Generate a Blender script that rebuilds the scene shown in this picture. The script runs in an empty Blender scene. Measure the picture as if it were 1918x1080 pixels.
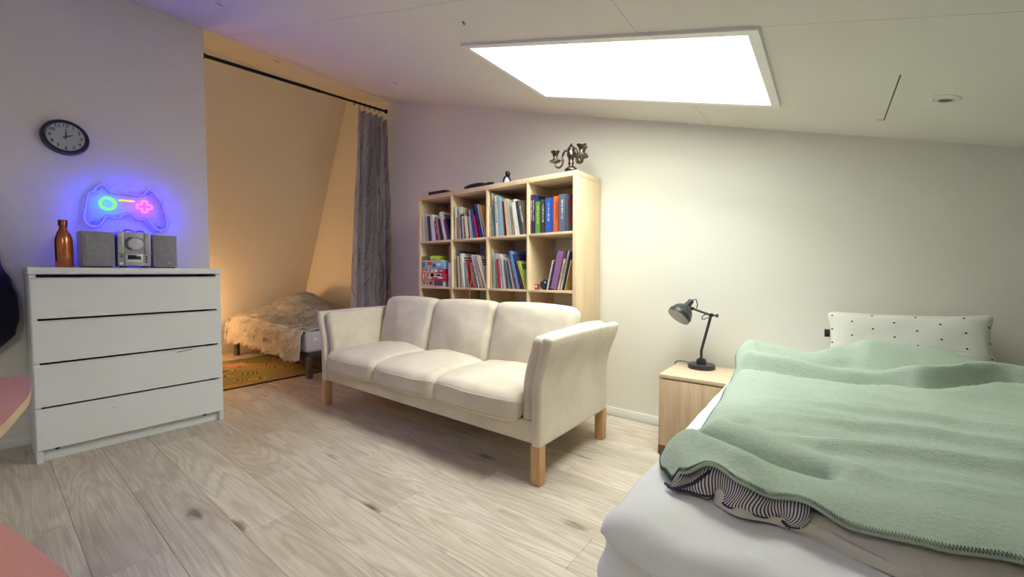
import bpy, bmesh, math, random
from mathutils import Vector, Matrix, noise
random.seed(7)
S = bpy.context.scene
COL = S.collection
R = math.radians

# ---------------------------------------------------------------- camera, sky, exposure
cam_d = bpy.data.cameras.new('camera'); cam = bpy.data.objects.new('camera', cam_d); COL.objects.link(cam)
cam_d.sensor_fit = 'HORIZONTAL'; cam_d.sensor_width = 36.0; cam_d.lens = 766.0/1918*36.0; cam_d.clip_start = 0.02
YAW, PITCH = R(37.632), R(2.168)
cam.location = (0, 0, 1.0)
cam.rotation_euler = (math.pi/2 - PITCH, 0, YAW)
S.camera = cam

world = bpy.data.worlds.new('overcast sky'); S.world = world; world.use_nodes = True
bg = world.node_tree.nodes['Background']; bg.inputs['Color'].default_value = (0.985, 1.0, 0.955, 1); bg.inputs['Strength'].default_value = 25.0

S.cycles.max_bounces = 8; S.cycles.diffuse_bounces = 5
S.view_settings.view_transform = 'Standard'; S.view_settings.look = 'None'
S.view_settings.gamma = 1.0; S.view_settings.use_curve_mapping = False; S.view_settings.exposure = 0.1

# room measures
XW = -3.68            # left wall face
YB = 2.69             # back wall face
CA, CB = 0.2935, 1.713  # ceiling z = CB - CA*x
def zc(x): return CB - CA*x
XR, YF = 1.75, -1.7   # right low wall, wall behind the camera
XRIDGE = -4.53
XKNEE = -5.97
SK = (-1.475, -0.19, 1.505, 2.262)   # skylight opening x0,x1,y0,y1
SK_ADDED = (-0.90, -0.10, -0.90, -0.40)   # unseen skylight added above the desk to lift the foreground
CN = Vector((CA, 0, 1)).normalized() # ceiling normal (up and out)

def portal(sk, depth):
    cx, cy = (sk[0]+sk[1])/2, (sk[2]+sk[3])/2
    L = bpy.data.lights.new('sky portal', 'AREA'); L.shape = 'RECTANGLE'
    L.size = (sk[1]-sk[0])*math.sqrt(1+CA*CA); L.size_y = sk[3]-sk[2]; L.cycles.is_portal = True
    o = bpy.data.objects.new('sky portal', L); COL.objects.link(o)
    o.location = Vector((cx, cy, zc(cx))) + CN*depth
    o.rotation_euler = (0, math.atan(CA), 0)
portal(SK, 0.56); portal(SK_ADDED, 0.28)

# ---------------------------------------------------------------- helpers
def lin(c):
    def f(v):
        v /= 255.0
        return v/12.92 if v <= .04045 else ((v+.055)/1.055)**2.4
    return (f(c[0]), f(c[1]), f(c[2]), 1)

class NT:
    def __init__(s, name):
        s.m = bpy.data.materials.new(name); s.m.use_nodes = True
        s.t = s.m.node_tree; s.b = s.t.nodes['Principled BSDF']
    def n(s, typ, props=None, **ins):
        nd = s.t.nodes.new(typ)
        for k, v in (props or {}).items(): setattr(nd, k, v)
        for k, v in ins.items():
            key = k.replace('_', ' ')
            if key.startswith('i') and key[1:].isdigit(): key = int(key[1:])
            s.put(nd.inputs[key], v)
        return nd
    def put(s, sock, v):
        if isinstance(v, bpy.types.NodeSocket): s.t.links.new(v, sock)
        else: sock.default_value = v
    def math(s, op, a, b=0.0, c=None):
        nd = s.t.nodes.new('ShaderNodeMath'); nd.operation = op
        s.put(nd.inputs[0], a); s.put(nd.inputs[1], b)
        if c is not None: s.put(nd.inputs[2], c)
        return nd.outputs[0]
    def mix(s, f, a, b, mode='MIX'):
        nd = s.t.nodes.new('ShaderNodeMix'); nd.data_type = 'RGBA'; nd.blend_type = mode
        s.put(nd.inputs[0], f); s.put(nd.inputs[6], a); s.put(nd.inputs[7], b)
        return nd.outputs[2]
    def ramp(s, f, stops):
        nd = s.t.nodes.new('ShaderNodeValToRGB'); e = nd.color_ramp.elements
        while len(e) < len(stops): e.new(0.5)
        for el, (p, c) in zip(e, stops): el.position = p; el.color = c if len(c) == 4 else (*c, 1)
        s.put(nd.inputs[0], f); return nd.outputs[0]
    def coord(s, which='Object', scale=(1, 1, 1), rnd=False):
        v = s.t.nodes.new('ShaderNodeTexCoord').outputs[which]
        if rnd:
            oi = s.t.nodes.new('ShaderNodeObjectInfo')
            k = s.t.nodes.new('ShaderNodeVectorMath'); k.operation = 'SCALE'; k.inputs[0].default_value = (37.1, 91.7, 53.3)
            s.t.links.new(oi.outputs['Random'], k.inputs['Scale'])
            a = s.t.nodes.new('ShaderNodeVectorMath'); a.operation = 'ADD'
            s.t.links.new(v, a.inputs[0]); s.t.links.new(k.outputs[0], a.inputs[1]); v = a.outputs[0]
        mp = s.t.nodes.new('ShaderNodeMapping'); mp.inputs['Scale'].default_value = scale
        s.t.links.new(v, mp.inputs[0]); return mp.outputs[0]
    def noise(s, vec, scale=5, detail=3, rough=.5, dist=0):
        nd = s.t.nodes.new('ShaderNodeTexNoise')
        s.t.links.new(vec, nd.inputs['Vector'])
        nd.inputs['Scale'].default_value = scale; nd.inputs['Detail'].default_value = detail
        nd.inputs['Roughness'].default_value = rough; nd.inputs['Distortion'].default_value = dist
        return nd.outputs['Fac']
    def bump(s, h, strength=.3, dist=.01):
        nd = s.t.nodes.new('ShaderNodeBump'); nd.inputs['Strength'].default_value = strength; nd.inputs['Distance'].default_value = dist
        s.put(nd.inputs['Height'], h); s.t.links.new(nd.outputs[0], s.b.inputs['Normal'])
    def col(s, v): s.put(s.b.inputs['Base Color'], v)
    def set(s, **k):
        for a, v in k.items(): s.put(s.b.inputs[a.replace('_', ' ')], v)
        return s

def basic(name, rgb, rough=.5, metal=0, var=.06, vscale=6, bump=0, bscale=80, bdist=.004, spec=.5, sheen=0):
    t = NT(name); c = lin(rgb)
    v = t.coord('Object')
    n = t.noise(v, vscale, 4)
    d = tuple(max(0, x*(1-var*1.6)) for x in c[:3])+(1,); l = tuple(min(1, x*(1+var)) for x in c[:3])+(1,)
    t.col(t.ramp(n, [(.3, d), (.7, l)]))
    t.set(Roughness=rough, Metallic=metal); t.b.inputs['Specular IOR Level'].default_value = spec
    if sheen: t.b.inputs['Sheen Weight'].default_value = sheen; t.b.inputs['Sheen Roughness'].default_value = .5
    if bump: t.bump(t.noise(v, bscale, 3, .6), bump, bdist)
    return t.m

def emit_rgb(name, base, em):
    t = NT(name); t.col(lin(base)); t.set(Roughness=.6); t.b.inputs['Specular IOR Level'].default_value = 0; t.b.inputs['Emission Color'].default_value = (*em, 1); t.b.inputs['Emission Strength'].default_value = 1; return t.m

def emit(name, rgb, st):
    t = NT(name); c = lin(rgb); t.col(c); t.set(Roughness=.4); t.b.inputs['Emission Color'].default_value = c
    t.b.inputs['Emission Strength'].default_value = st; return t.m

# mesh helpers: every add_* appends to a bmesh
def BM(): return bmesh.new()
def xform(verts, M):
    for v in verts: v.co = M @ v.co
def add_box(bm, x0, x1, y0, y1, z0, z1, bev=0, seg=2, M=None):
    r = bmesh.ops.create_cube(bm, size=1)['verts']
    for v in r: v.co = Vector(((x0+x1)/2+v.co.x*(x1-x0), (y0+y1)/2+v.co.y*(y1-y0), (z0+z1)/2+v.co.z*(z1-z0)))
    if bev:
        es = list({e for v in r for e in v.link_edges})
        res = bmesh.ops.bevel(bm, geom=es, offset=bev, segments=seg, profile=.5, affect='EDGES')
        r = list({v for f in res['faces'] for v in f.verts} | {v for v in r if v.is_valid})
    if M is not None: xform(r, M)
    return r
def add_lathe(bm, prof, n=24, M=None, cap=True):
    rings = []; vs = []
    for (r, z) in prof:
        ring = [bm.verts.new((r*math.cos(2*math.pi*i/n), r*math.sin(2*math.pi*i/n), z)) for i in range(n)]
        rings.append(ring); vs += ring
    for a, b in zip(rings, rings[1:]):
        for i in range(n): bm.faces.new((a[i], a[(i+1) % n], b[(i+1) % n], b[i]))
    if cap:
        bm.faces.new(list(reversed(rings[0]))); bm.faces.new(rings[-1])
    if M is not None: xform(vs, M)
    return vs
def smooth_path(pts, k=6, closed=False):
    pts = [Vector(p) for p in pts]; out = []; n = len(pts)
    rng = n if closed else n-1
    for i in range(rng):
        p0 = pts[(i-1) % n] if (closed or i > 0) else pts[i]; p1 = pts[i]; p2 = pts[(i+1) % n]
        p3 = pts[(i+2) % n] if (closed or i+2 < n) else p2
        for j in range(k):
            t = j/k
            out.append(.5*((2*p1)+(-p0+p2)*t+(2*p0-5*p1+4*p2-p3)*t*t+(-p0+3*p1-3*p2+p3)*t**3))
    if not closed: out.append(pts[-1])
    return out
def add_tube(bm, pts, r, n=10, closed=False, cap=True):
    pts = [Vector(p) for p in pts]; m = len(pts); rings = []
    rad = r if callable(r) else (lambda t: r)
    prev = None
    for i, p in enumerate(pts):
        a = pts[(i-1) % m] if (closed or i > 0) else p; b = pts[(i+1) % m] if (closed or i < m-1) else p
        tan = (b-a).normalized()
        if prev is None:
            up = Vector((0, 0, 1)) if abs(tan.z) < .9 else Vector((1, 0, 0))
            u = tan.cross(up).normalized()
        else:
            u = (prev - tan*prev.dot(tan)).normalized()
        prev = u; w = tan.cross(u)
        q = rad(i/max(1, m-1))
        rings.append([bm.verts.new(p+q*(math.cos(2*math.pi*j/n)*u+math.sin(2*math.pi*j/n)*w)) for j in range(n)])
    for i in range(m if closed else m-1):
        a, b = rings[i], rings[(i+1) % m]
        for j in range(n): bm.faces.new((a[j], a[(j+1) % n], b[(j+1) % n], b[j]))
    if cap and not closed:
        bm.faces.new(list(reversed(rings[0]))); bm.faces.new(rings[-1])
def add_prism(bm, poly, z0, z1, M=None):
    a = [bm.verts.new((x, y, z0)) for x, y in poly]; b = [bm.verts.new((x, y, z1)) for x, y in poly]
    n = len(poly)
    bm.faces.new(list(reversed(a))); bm.faces.new(b)
    for i in range(n): bm.faces.new((a[i], a[(i+1) % n], b[(i+1) % n], b[i]))
    if M is not None: xform(a+b, M)
def add_grid(bm, fn, nu, nv, uvname=None):
    g = [[bm.verts.new(fn(i/nu, j/nv)) for j in range(nv+1)] for i in range(nu+1)]
    uvl = bm.loops.layers.uv.verify() if uvname else None
    for i in range(nu):
        for j in range(nv):
            f = bm.faces.new((g[i][j], g[i+1][j], g[i+1][j+1], g[i][j+1]))
            if uvl:
                for lp, (a, b) in zip(f.loops, ((i, j), (i+1, j), (i+1, j+1), (i, j+1))): lp[uvl].uv = (a/nu, b/nv)
    return g
def add_soft(bm, hx, hy, hz, r, deform=None, n=8, k=4):
    """rounded box with enough mesh to be bent; deform(Vector)->Vector"""
    def axis(h):
        rr = min(r, h*.999); L = []
        for i in range(k): L.append(-h + rr*(1-math.cos(i/k*math.pi/2)) if False else -h+rr*i/k)
        inner = h-rr
        for i in range(n+1): L.append(-inner+2*inner*i/n)
        for i in range(1, k+1): L.append(inner+rr*i/k)
        return L
    ax, ay, az = axis(hx), axis(hy), axis(hz); cache = {}
    rr = Vector((min(r, hx*.999), min(r, hy*.999), min(r, hz*.999)))
    def vert(i, j, l):
        key = (i, j, l)
        if key in cache: return cache[key]
        p = Vector((ax[i], ay[j], az[l]))
        inn = Vector((max(-(hx-rr.x), min(hx-rr.x, p.x)), max(-(hy-rr.y), min(hy-rr.y, p.y)), max(-(hz-rr.z), min(hz-rr.z, p.z))))
        d = p-inn; q = Vector((d.x/rr.x, d.y/rr.y, d.z/rr.z))
        if q.length > 1e-9:
            m = max(abs(q.x), abs(q.y), abs(q.z)); q = q.normalized()*m
            p = inn+Vector((q.x*rr.x, q.y*rr.y, q.z*rr.z))
        if deform: p = deform(p)
        cache[key] = bm.verts.new(p); return cache[key]
    X, Y, Z = len(ax)-1, len(ay)-1, len(az)-1
    def quad(a, b, c, d): bm.faces.new((vert(*a), vert(*b), vert(*c), vert(*d)))
    for i in range(X):
        for j in range(Y):
            quad((i, j, 0), (i, j+1, 0), (i+1, j+1, 0), (i+1, j, 0)); quad((i, j, Z), (i+1, j, Z), (i+1, j+1, Z), (i, j+1, Z))
        for l in range(Z):
            quad((i, 0, l), (i+1, 0, l), (i+1, 0, l+1), (i, 0, l+1)); quad((i, Y, l), (i, Y, l+1), (i+1, Y, l+1), (i+1, Y, l))
    for j in range(Y):
        for l in range(Z):
            quad((0, j, l), (0, j, l+1), (0, j+1, l+1), (0, j+1, l)); quad((X, j, l), (X, j+1, l), (X, j+1, l+1), (X, j, l+1))

def obj(name, bm, mat, parent=None, smooth=False, angle=None):
    me = bpy.data.meshes.new(name)
    bmesh.ops.recalc_face_normals(bm, faces=bm.faces[:]) if not getattr(bm, 'keep', False) else None
    bm.to_mesh(me); bm.free()
    for m in (mat if isinstance(mat, (list, tuple)) else [mat]): me.materials.append(m)
    if smooth:
        for p in me.polygons: p.use_smooth = True
        if angle is not None: me.set_sharp_from_angle(angle=R(angle))
    o = bpy.data.objects.new(name, me); COL.objects.link(o)
    if parent is not None: o.parent = parent
    return o
def thing(name, label, cat, loc=(0, 0, 0), rz=0, group=None):
    o = bpy.data.objects.new(name, None); COL.objects.link(o); o.location = loc; o.rotation_euler = (0, 0, rz)
    o.empty_display_size = .05
    return tag(o, label, cat, group)
def tag(o, label, cat, group=None):
    o['label'] = label; o['category'] = cat
    if group: o['group'] = group
    return o
def struct(o, label=None, cat=None):
    o['kind'] = 'structure'
    if label: o['label'] = label
    if cat: o['category'] = cat
    return o
def box(name, x0, x1, y0, y1, z0, z1, mat, parent=None, bev=.002, seg=2, M=None):
    bm = BM(); add_box(bm, x0, x1, y0, y1, z0, z1, bev, seg, M); return obj(name, bm, mat, parent, smooth=bev > 0, angle=40)
def text(name, s, size, mat, parent, M, ext=.0004, align='CENTER'):
    cu = bpy.data.curves.new(name, 'FONT'); cu.body = s; cu.size = size; cu.extrude = ext; cu.align_x = align; cu.offset = .0007 if size < .04 else .0015; cu.align_y = 'CENTER'
    cu.materials.append(mat); cu.resolution_u = 3
    tmp = bpy.data.objects.new(name+'_outline', cu); me = bpy.data.meshes.new_from_object(tmp); bpy.data.objects.remove(tmp)
    o = bpy.data.objects.new(name, me); COL.objects.link(o); o.parent = parent; o.matrix_local = M; return o
def frame(origin, xdir, ydir):
    x = Vector(xdir).normalized(); y = Vector(ydir).normalized(); z = x.cross(y).normalized(); y = z.cross(x)
    return Matrix(((x.x, y.x, z.x, origin[0]), (x.y, y.y, z.y, origin[1]), (x.z, y.z, z.z, origin[2]), (0, 0, 0, 1)))
def align_z(origin, zdir):
    return Matrix.Translation(origin) @ Vector(zdir).to_track_quat('Z', 'Y').to_matrix().to_4x4()
def sstep(a, b, x):
    t = max(0, min(1, (x-a)/(b-a))); return t*t*(3-2*t)
def gauss(d, w): return math.exp(-(d/w)**2)
def nz(x, y, z=0.0): return noise.noise(Vector((x, y, z)))

# ---------------------------------------------------------------- materials of the room
def paint(name, rgb, bump=.12):
    t = NT(name); v = t.coord('Object'); c = lin(rgb)
    n = t.noise(v, 1.7, 5); t.col(t.ramp(n, [(.3, tuple(x*.965 for x in c[:3])), (.7, c)]))
    t.set(Roughness=.75); t.b.inputs['Specular IOR Level'].default_value = .25
    t.bump(t.noise(v, 260, 3, .6), bump, .002); return t.m
M_wall = paint('wall paint off white', (238, 235, 224))
M_ceil = paint('ceiling paint', (228, 226, 218))
M_white = basic('white lacquer trim', (240, 240, 236), .35, var=.02)
M_roof = basic('roof board', (120, 110, 100), .8)

def plank_mat():
    t = NT('grey oak laminate')
    v = t.coord('Object', (1, 1, 1), rnd=True)
    def sc(s):
        mp = t.t.nodes.new('ShaderNodeMapping'); mp.inputs['Scale'].default_value = s; t.t.links.new(v, mp.inputs[0]); return mp.outputs[0]
    big = t.noise(sc((.75, 6.5, 1)), 1.0, 1.5, .5, .5)
    rings = t.math('SINE', t.math('MULTIPLY', big, 85.0))
    rings = t.math('MULTIPLY_ADD', rings, .5, .5)
    lines = t.math('POWER', rings, 3.0)
    fine = t.noise(sc((4, 110, 1)), 1.0, 6, .7)
    patch = t.noise(sc((1.0, 4, 1)), 1.3, 3)
    vor = t.n('ShaderNodeTexVoronoi', {'feature': 'F1'}, Vector=sc((1.9, 5.2, 1)), Scale=1.0, Randomness=1.0)
    jit = t.math('MULTIPLY_ADD', t.noise(sc((22, 60, 1)), 1.0, 3), .14, -.07)
    kd = t.math('ADD', vor.outputs['Distance'], jit)
    sep = t.n('ShaderNodeSeparateColor', Color=vor.outputs['Color'])
    has = t.math('GREATER_THAN', sep.outputs[0], .5)
    knot = t.math('MULTIPLY', t.ramp(kd, [(.05, (1, 1, 1)), (.16, (0, 0, 0))]), has)
    base = t.ramp(patch, [(.25, lin((192, 178, 161))), (.5, lin((214, 202, 185))), (.75, lin((230, 220, 205)))])
    c = t.mix(t.math('MULTIPLY', lines, .36), base, lin((158, 140, 122)))
    c = t.mix(t.ramp(fine, [(.35, (.55, .55, .55)), (.6, (0, 0, 0))]), c, lin((164, 148, 130)))
    c = t.mix(t.math('MULTIPLY', knot, .75), c, lin((92, 74, 58)))
    oi = t.n('ShaderNodeObjectInfo')
    hs = t.n('ShaderNodeHueSaturation', Color=c, Value=t.math('MULTIPLY_ADD', oi.outputs['Random'], .2, .92), Saturation=.95)
    t.col(hs.outputs[0])
    t.set(Roughness=t.ramp(fine, [(.3, (.42,)*3), (.7, (.3,)*3)])); t.b.inputs['Specular IOR Level'].default_value = .45
    t.bump(t.math('ADD', t.math('MULTIPLY', lines, -.4), fine), .12, .002)
    return t.m
M_plank = plank_mat()
M_sub = basic('dark floor joint', (70, 60, 50), .9)

def wood(name, light, dark, scale=1.0, rough=.45, axis='Z', contrast=.6):
    t = NT(name); k = {'X': (1.2, 16, 16), 'Y': (16, 1.2, 16), 'Z': (16, 16, 1.2)}[axis]
    v = t.coord('Object', tuple(a*scale for a in k), rnd=True)
    a = t.noise(v, 1.5, 5, .6, .8); b = t.noise(v, 6, 4, .6)
    f = t.math('ADD', t.math('MULTIPLY', a, .7), t.math('MULTIPLY', b, .3))
    t.col(t.ramp(f, [(.5-.3*contrast, lin(dark)), (.5+.25*contrast, lin(light))]))
    t.set(Roughness=rough); t.bump(b, .05, .002); return t.m

# ---------------------------------------------------------------- floor
fl = box('floor', XKNEE-.25, XR+.1, YF-.1, YB+.1, -.1, -.013, M_sub, bev=0); struct(fl, 'grey oak laminate floor of long planks', 'floor')
PW, PL, GAP = .1968, 1.29, .0004
rows_y = []
y = .194-PW*10
while y < YB+.02: rows_y.append(y); y += PW
offs = [.13, .62, .97, .36, .80, .22, .55, 1.1, .42, .02, .71]
for i, y0 in enumerate(rows_y):
    y1 = y0+PW
    if y1 < YF: continue
    x = -6.2-offs[i % len(offs)]*PL*.9
    while x < XR:
        a, b = max(x, XKNEE-.12), min(x+PL, XR)
        if b-a > .03:
            ya, yb = max(y0, YF), min(y1, YB)
            if yb-ya > .02:
                bm = BM()
                add_box(bm, GAP, b-a-GAP, GAP, yb-ya-GAP, -.012, 0)
                es = [e for e in bm.edges if all(v.co.z > -.001 for v in e.verts)]
                bmesh.ops.bevel(bm, geom=es, offset=.0008, segments=1, affect='EDGES')
                p = obj('plank', bm, M_plank, fl); p.location = (a, ya, 0)
        x += PL

# ---------------------------------------------------------------- walls and ceiling
def profile_wall(name, y0, y1, poly, mat):
    bm = BM(); add_prism(bm, poly, 0, 1, Matrix(((1, 0, 0, 0), (0, 0, y1-y0, y0), (0, 1, 0, 0), (0, 0, 0, 1))))
    return struct(obj(name, bm, mat))
room_poly = [(XKNEE, 0), (XR, 0), (XR, zc(XR)), (XRIDGE, zc(XRIDGE))]
wb = profile_wall('wall_back', YB, YB+.12, [(XKNEE-.2, -.01), (XR+.1, -.01), (XR+.1, zc(XR)+.02), (XRIDGE, zc(XRIDGE)+.02)], M_wall)
wf = profile_wall('wall_front', YF-.12, YF, [(XW-.12, -.01), (XR+.1, -.01), (XR+.1, zc(XR)+.02), (XW-.12, zc(XW)+.02)], M_wall)
wl = profile_wall('wall_left', YF, 1.05, [(XW-.12, 0), (XW, 0), (XW, zc(XW)+.01), (XW-.12, zc(XW-.12)+.01)], M_wall)
bm = BM(); add_box(bm, XR, XR+.12, YF, YB, -.01, zc(XR)+.02); struct(obj('wall_right', bm, M_wall))
wa = profile_wall('wall_alcove', .2, .3, [(XKNEE-.1, -.01), (XW-.12, -.01), (XW-.12, zc(XW-.12)), (XRIDGE, zc(XRIDGE))], M_wall)
# steep roof slope behind the alcove bed
sd = Vector((XRIDGE-XKNEE, 0, zc(XRIDGE))).normalized(); sn = Vector((-sd.z, 0, sd.x))
bm = BM()
p0 = Vector((XKNEE, 0, 0))-sd*.1; p1 = Vector((XRIDGE, 0, zc(XRIDGE)))+sd*.03
poly = [p0, p1, p1+sn*.1, p0+sn*.1]
va = [bm.verts.new((p.x, .2, p.z)) for p in poly]; vb = [bm.verts.new((p.x, YB+.02, p.z)) for p in poly]
bm.faces.new(va); bm.faces.new(list(reversed(vb)))
for i in range(4): bm.faces.new((va[i], va[(i+1) % 4], vb[(i+1) % 4], vb[i]))
struct(obj('wall_slope', bm, M_wall), 'steep sloping attic wall behind the fur covered bed', 'wall')

# ceiling: backing slab with skylight holes and boards below it, each board a part
TC = math.sqrt(1+CA*CA)
def ceil_cells(x0, x1, y0, y1, holes):
    xs = sorted({x0, x1, *[v for h in holes for v in h[:2]]}); ys = sorted({y0, y1, *[v for h in holes for v in h[2:]]})
    xs = [v for v in xs if x0 <= v <= x1]; ys = [v for v in ys if y0 <= v <= y1]
    for a, b in zip(xs, xs[1:]):
        for c, d in zip(ys, ys[1:]):
            if not any(h[0]-1e-6 <= a and b <= h[1]+1e-6 and h[2]-1e-6 <= c and d <= h[3]+1e-6 for h in holes): yield a, b, c, d
def slab(bm, a, b, c, d, t0, t1):
    vs = []
    for t in (t0, t1):
        for (x, yy) in ((a, c), (b, c), (b, d), (a, d)): vs.append(bm.verts.new(Vector((x, yy, zc(x)))+CN*t))
    q = vs
    for f in ((3, 2, 1, 0), (4, 5, 6, 7), (0, 1, 5, 4), (1, 2, 6, 5), (2, 3, 7, 6), (3, 0, 4, 7)): bm.faces.new([q[i] for i in f])
holes = [SK, SK_ADDED]
bm = BM()
for c in ceil_cells(XRIDGE-.05, XR+.1, YF-.1, YB+.1, holes): slab(bm, *c, .012, .11)
ceil = struct(obj('ceiling', bm, M_ceil), 'sloping white attic ceiling of large painted boards', 'ceiling')
bm = BM()   # second roof skin over the joints keeps daylight out
for c in ceil_cells(XRIDGE-.2, XR+.2, YF-.2, YB+.2, holes): slab(bm, *c, .111, .16)
roof = struct(obj('ceiling_deck', bm, M_roof, ceil))
seam_x = [XRIDGE-.02, XW-.003, -2.60, -.575, XR]
seam_y = [YF, -.05, 1.163, 1.75, YB]
def ceil_panel(a, b, c, d):
    bm = BM(); g = .0008
    for cell in ceil_cells(a, b, c, d, holes): slab(bm, cell[0]+(g if cell[0] == a else 0), cell[1]-(g if cell[1] == b else 0), cell[2]+(g if cell[2] == c else 0), cell[3]-(g if cell[3] == d else 0), 0, .012)
    bmesh.ops.remove_doubles(bm, verts=bm.verts[:], dist=1e-5)
    obj('ceiling_panel', bm, M_ceil, ceil)
for a, b, c, d in ((XRIDGE-.02, XW-.003, .25, YB), (XW-.003, -.575, YF, 1.163), (-.575, XR, YF, 1.506), (XW-.003, -.575, 1.163, YB), (-.575, XR, 1.506, YB)):
    ceil_panel(a, b, c, d)
# access hatch: thin reveal on the right of the skylight
M_gap = basic('shadow gap', (95, 92, 84), .9)
bm = BM(); slab(bm, .176, .180, 1.894, 2.407, -.0006, .0005); slab(bm, .156, .180, 2.404, 2.408, -.0006, .0005); obj('hatch_joint', bm, M_gap, ceil)

# baseboards
def baseboard(name, x0, x1, y0, y1, lab):
    b = box(name, x0, x1, y0, y1, 0.0005, .058, M_white, bev=.004); struct(b, lab, 'baseboard')
baseboard('baseboard_back', -1.27, XR, YB-.013, YB, 'low white baseboard along the pale back wall')
baseboard('baseboard_left', XW, XW+.013, YF, 1.045, 'low white baseboard along the lilac lit left wall')

# ---------------------------------------------------------------- skylights
M_glass = NT('clear skylight glass').set(Roughness=0.0, IOR=1.45, Transmission_Weight=1.0).m
def thin_glass():
    m = bpy.data.materials.new('skylight pane'); m.use_nodes = True; t = m.node_tree; t.nodes.remove(t.nodes['Principled BSDF'])
    tr = t.nodes.new('ShaderNodeBsdfTransparent'); tr.inputs[0].default_value = (.96, .98, .97, 1)
    gl = t.nodes.new('ShaderNodeBsdfGlossy'); gl.inputs['Roughness'].default_value = .02
    mx = t.nodes.new('ShaderNodeMixShader'); mx.inputs[0].default_value = .06
    t.links.new(tr.outputs[0], mx.inputs[1]); t.links.new(gl.outputs[0], mx.inputs[2]); t.links.new(mx.outputs[0], t.nodes['Material Output'].inputs[0]); return m
M_pane = thin_glass()
def skylight(name, sk, label, D=.56):
    w = thing(name, label, 'skylight'); w['kind'] = 'structure'
    x0, x1, y0, y1 = sk; t = .012
    M = Matrix.Translation((0, 0, 0))
    def lp(u, yy, h):  # u along the slope
        return Vector((u, yy, zc(u)))+CN*h
    def wallbox(pts, nm):
        bm = BM()
        vs = [bm.verts.new(p) for p in pts]
        for f in ((3, 2, 1, 0), (4, 5, 6, 7), (0, 1, 5, 4), (1, 2, 6, 5), (2, 3, 7, 6), (3, 0, 4, 7)): bm.faces.new([vs[i] for i in f])
        return obj(nm, bm, M_white, w)
    def quadbox(a, b, c, d, h0, h1, nm): return wallbox([lp(a, c, h0), lp(b, c, h0), lp(b, d, h0), lp(a, d, h0), lp(a, c, h1), lp(b, c, h1), lp(b, d, h1), lp(a, d, h1)], nm)
    quadbox(x0-.02, x0+.004, y0-.02, y1+.02, .006, D, 'shaft_lining'); quadbox(x1-.004, x1+.02, y0-.02, y1+.02, .006, D, 'shaft_lining')
    quadbox(x0, x1, y0-.02, y0+.004, .006, D, 'shaft_lining'); quadbox(x0, x1, y1-.004, y1+.02, .006, D, 'shaft_lining')
    cw = .028
    for (a, b, c, d) in ((x0-.004, x1+.004, y0-.005, y0+cw), (x0-.004, x1+.004, y1-cw, y1+.005), (x0-.005, x0+cw, y0+cw, y1-cw), (x1-cw, x1+.005, y0+cw, y1-cw)):
        quadbox(a, b, c, d, -.012, .012, 'casing')
    for (a, b, c, d) in ((x0-.02, x1+.02, y0-.02, y0+.05), (x0-.02, x1+.02, y1-.05, y1+.02), (x0-.02, x0+.05, y0+.05, y1-.05), (x1-.05, x1+.02, y0+.05, y1-.05)):
        quadbox(a, b, c, d, D-.04, D+.03, 'window_frame')
    quadbox(x0+.05, x1-.05, y0+.05, y1-.05, D-.01, D-.006, 'pane').data.materials[0] = M_pane
    return w
skylight('window_1', SK, 'bright skylight in a deep white shaft in the sloping ceiling')
skylight('window_added', SK_ADDED, 'unseen skylight added above the desk to light the foreground', .28)

# ---------------------------------------------------------------- sofa
def fabric(name, rgb, weave=420, stain=.12):
    t = NT(name); v = t.coord('Object', rnd=False); c = lin(rgb)
    n = t.noise(v, 3.2, 6, .6, .6); w = t.noise(v, weave, 2)
    cc = t.ramp(n, [(.3, tuple(x*(1-stain*1.5)*k for x, k in zip(c[:3], (1, .98, .94)))), (.62, c)])
    t.col(cc); t.set(Roughness=.92); t.b.inputs['Specular IOR Level'].default_value = .15
    t.b.inputs['Sheen Weight'].default_value = .25; t.b.inputs['Sheen Roughness'].default_value = .45
    t.bump(t.math('ADD', w, t.math('MULTIPLY', t.noise(v, 14, 4), 1.2)), .22, .004); return t.m
M_sofa = fabric('cream microsuede', (231, 220, 202))
M_leg = wood('pale beech', (218, 178, 128), (192, 148, 98), 1.5, .4, 'Z')
sofa = thing('sofa', 'cream three seater sofa with flared arms and pale wooden legs', 'sofa', (-2.035, 1.93, 0))
SW, SY0, SY1 = .998, 1.555-1.93, 2.29-1.93     # half width at base, front and back
def flare(z): return .062*sstep(.42, .70, z)**1.3
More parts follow.
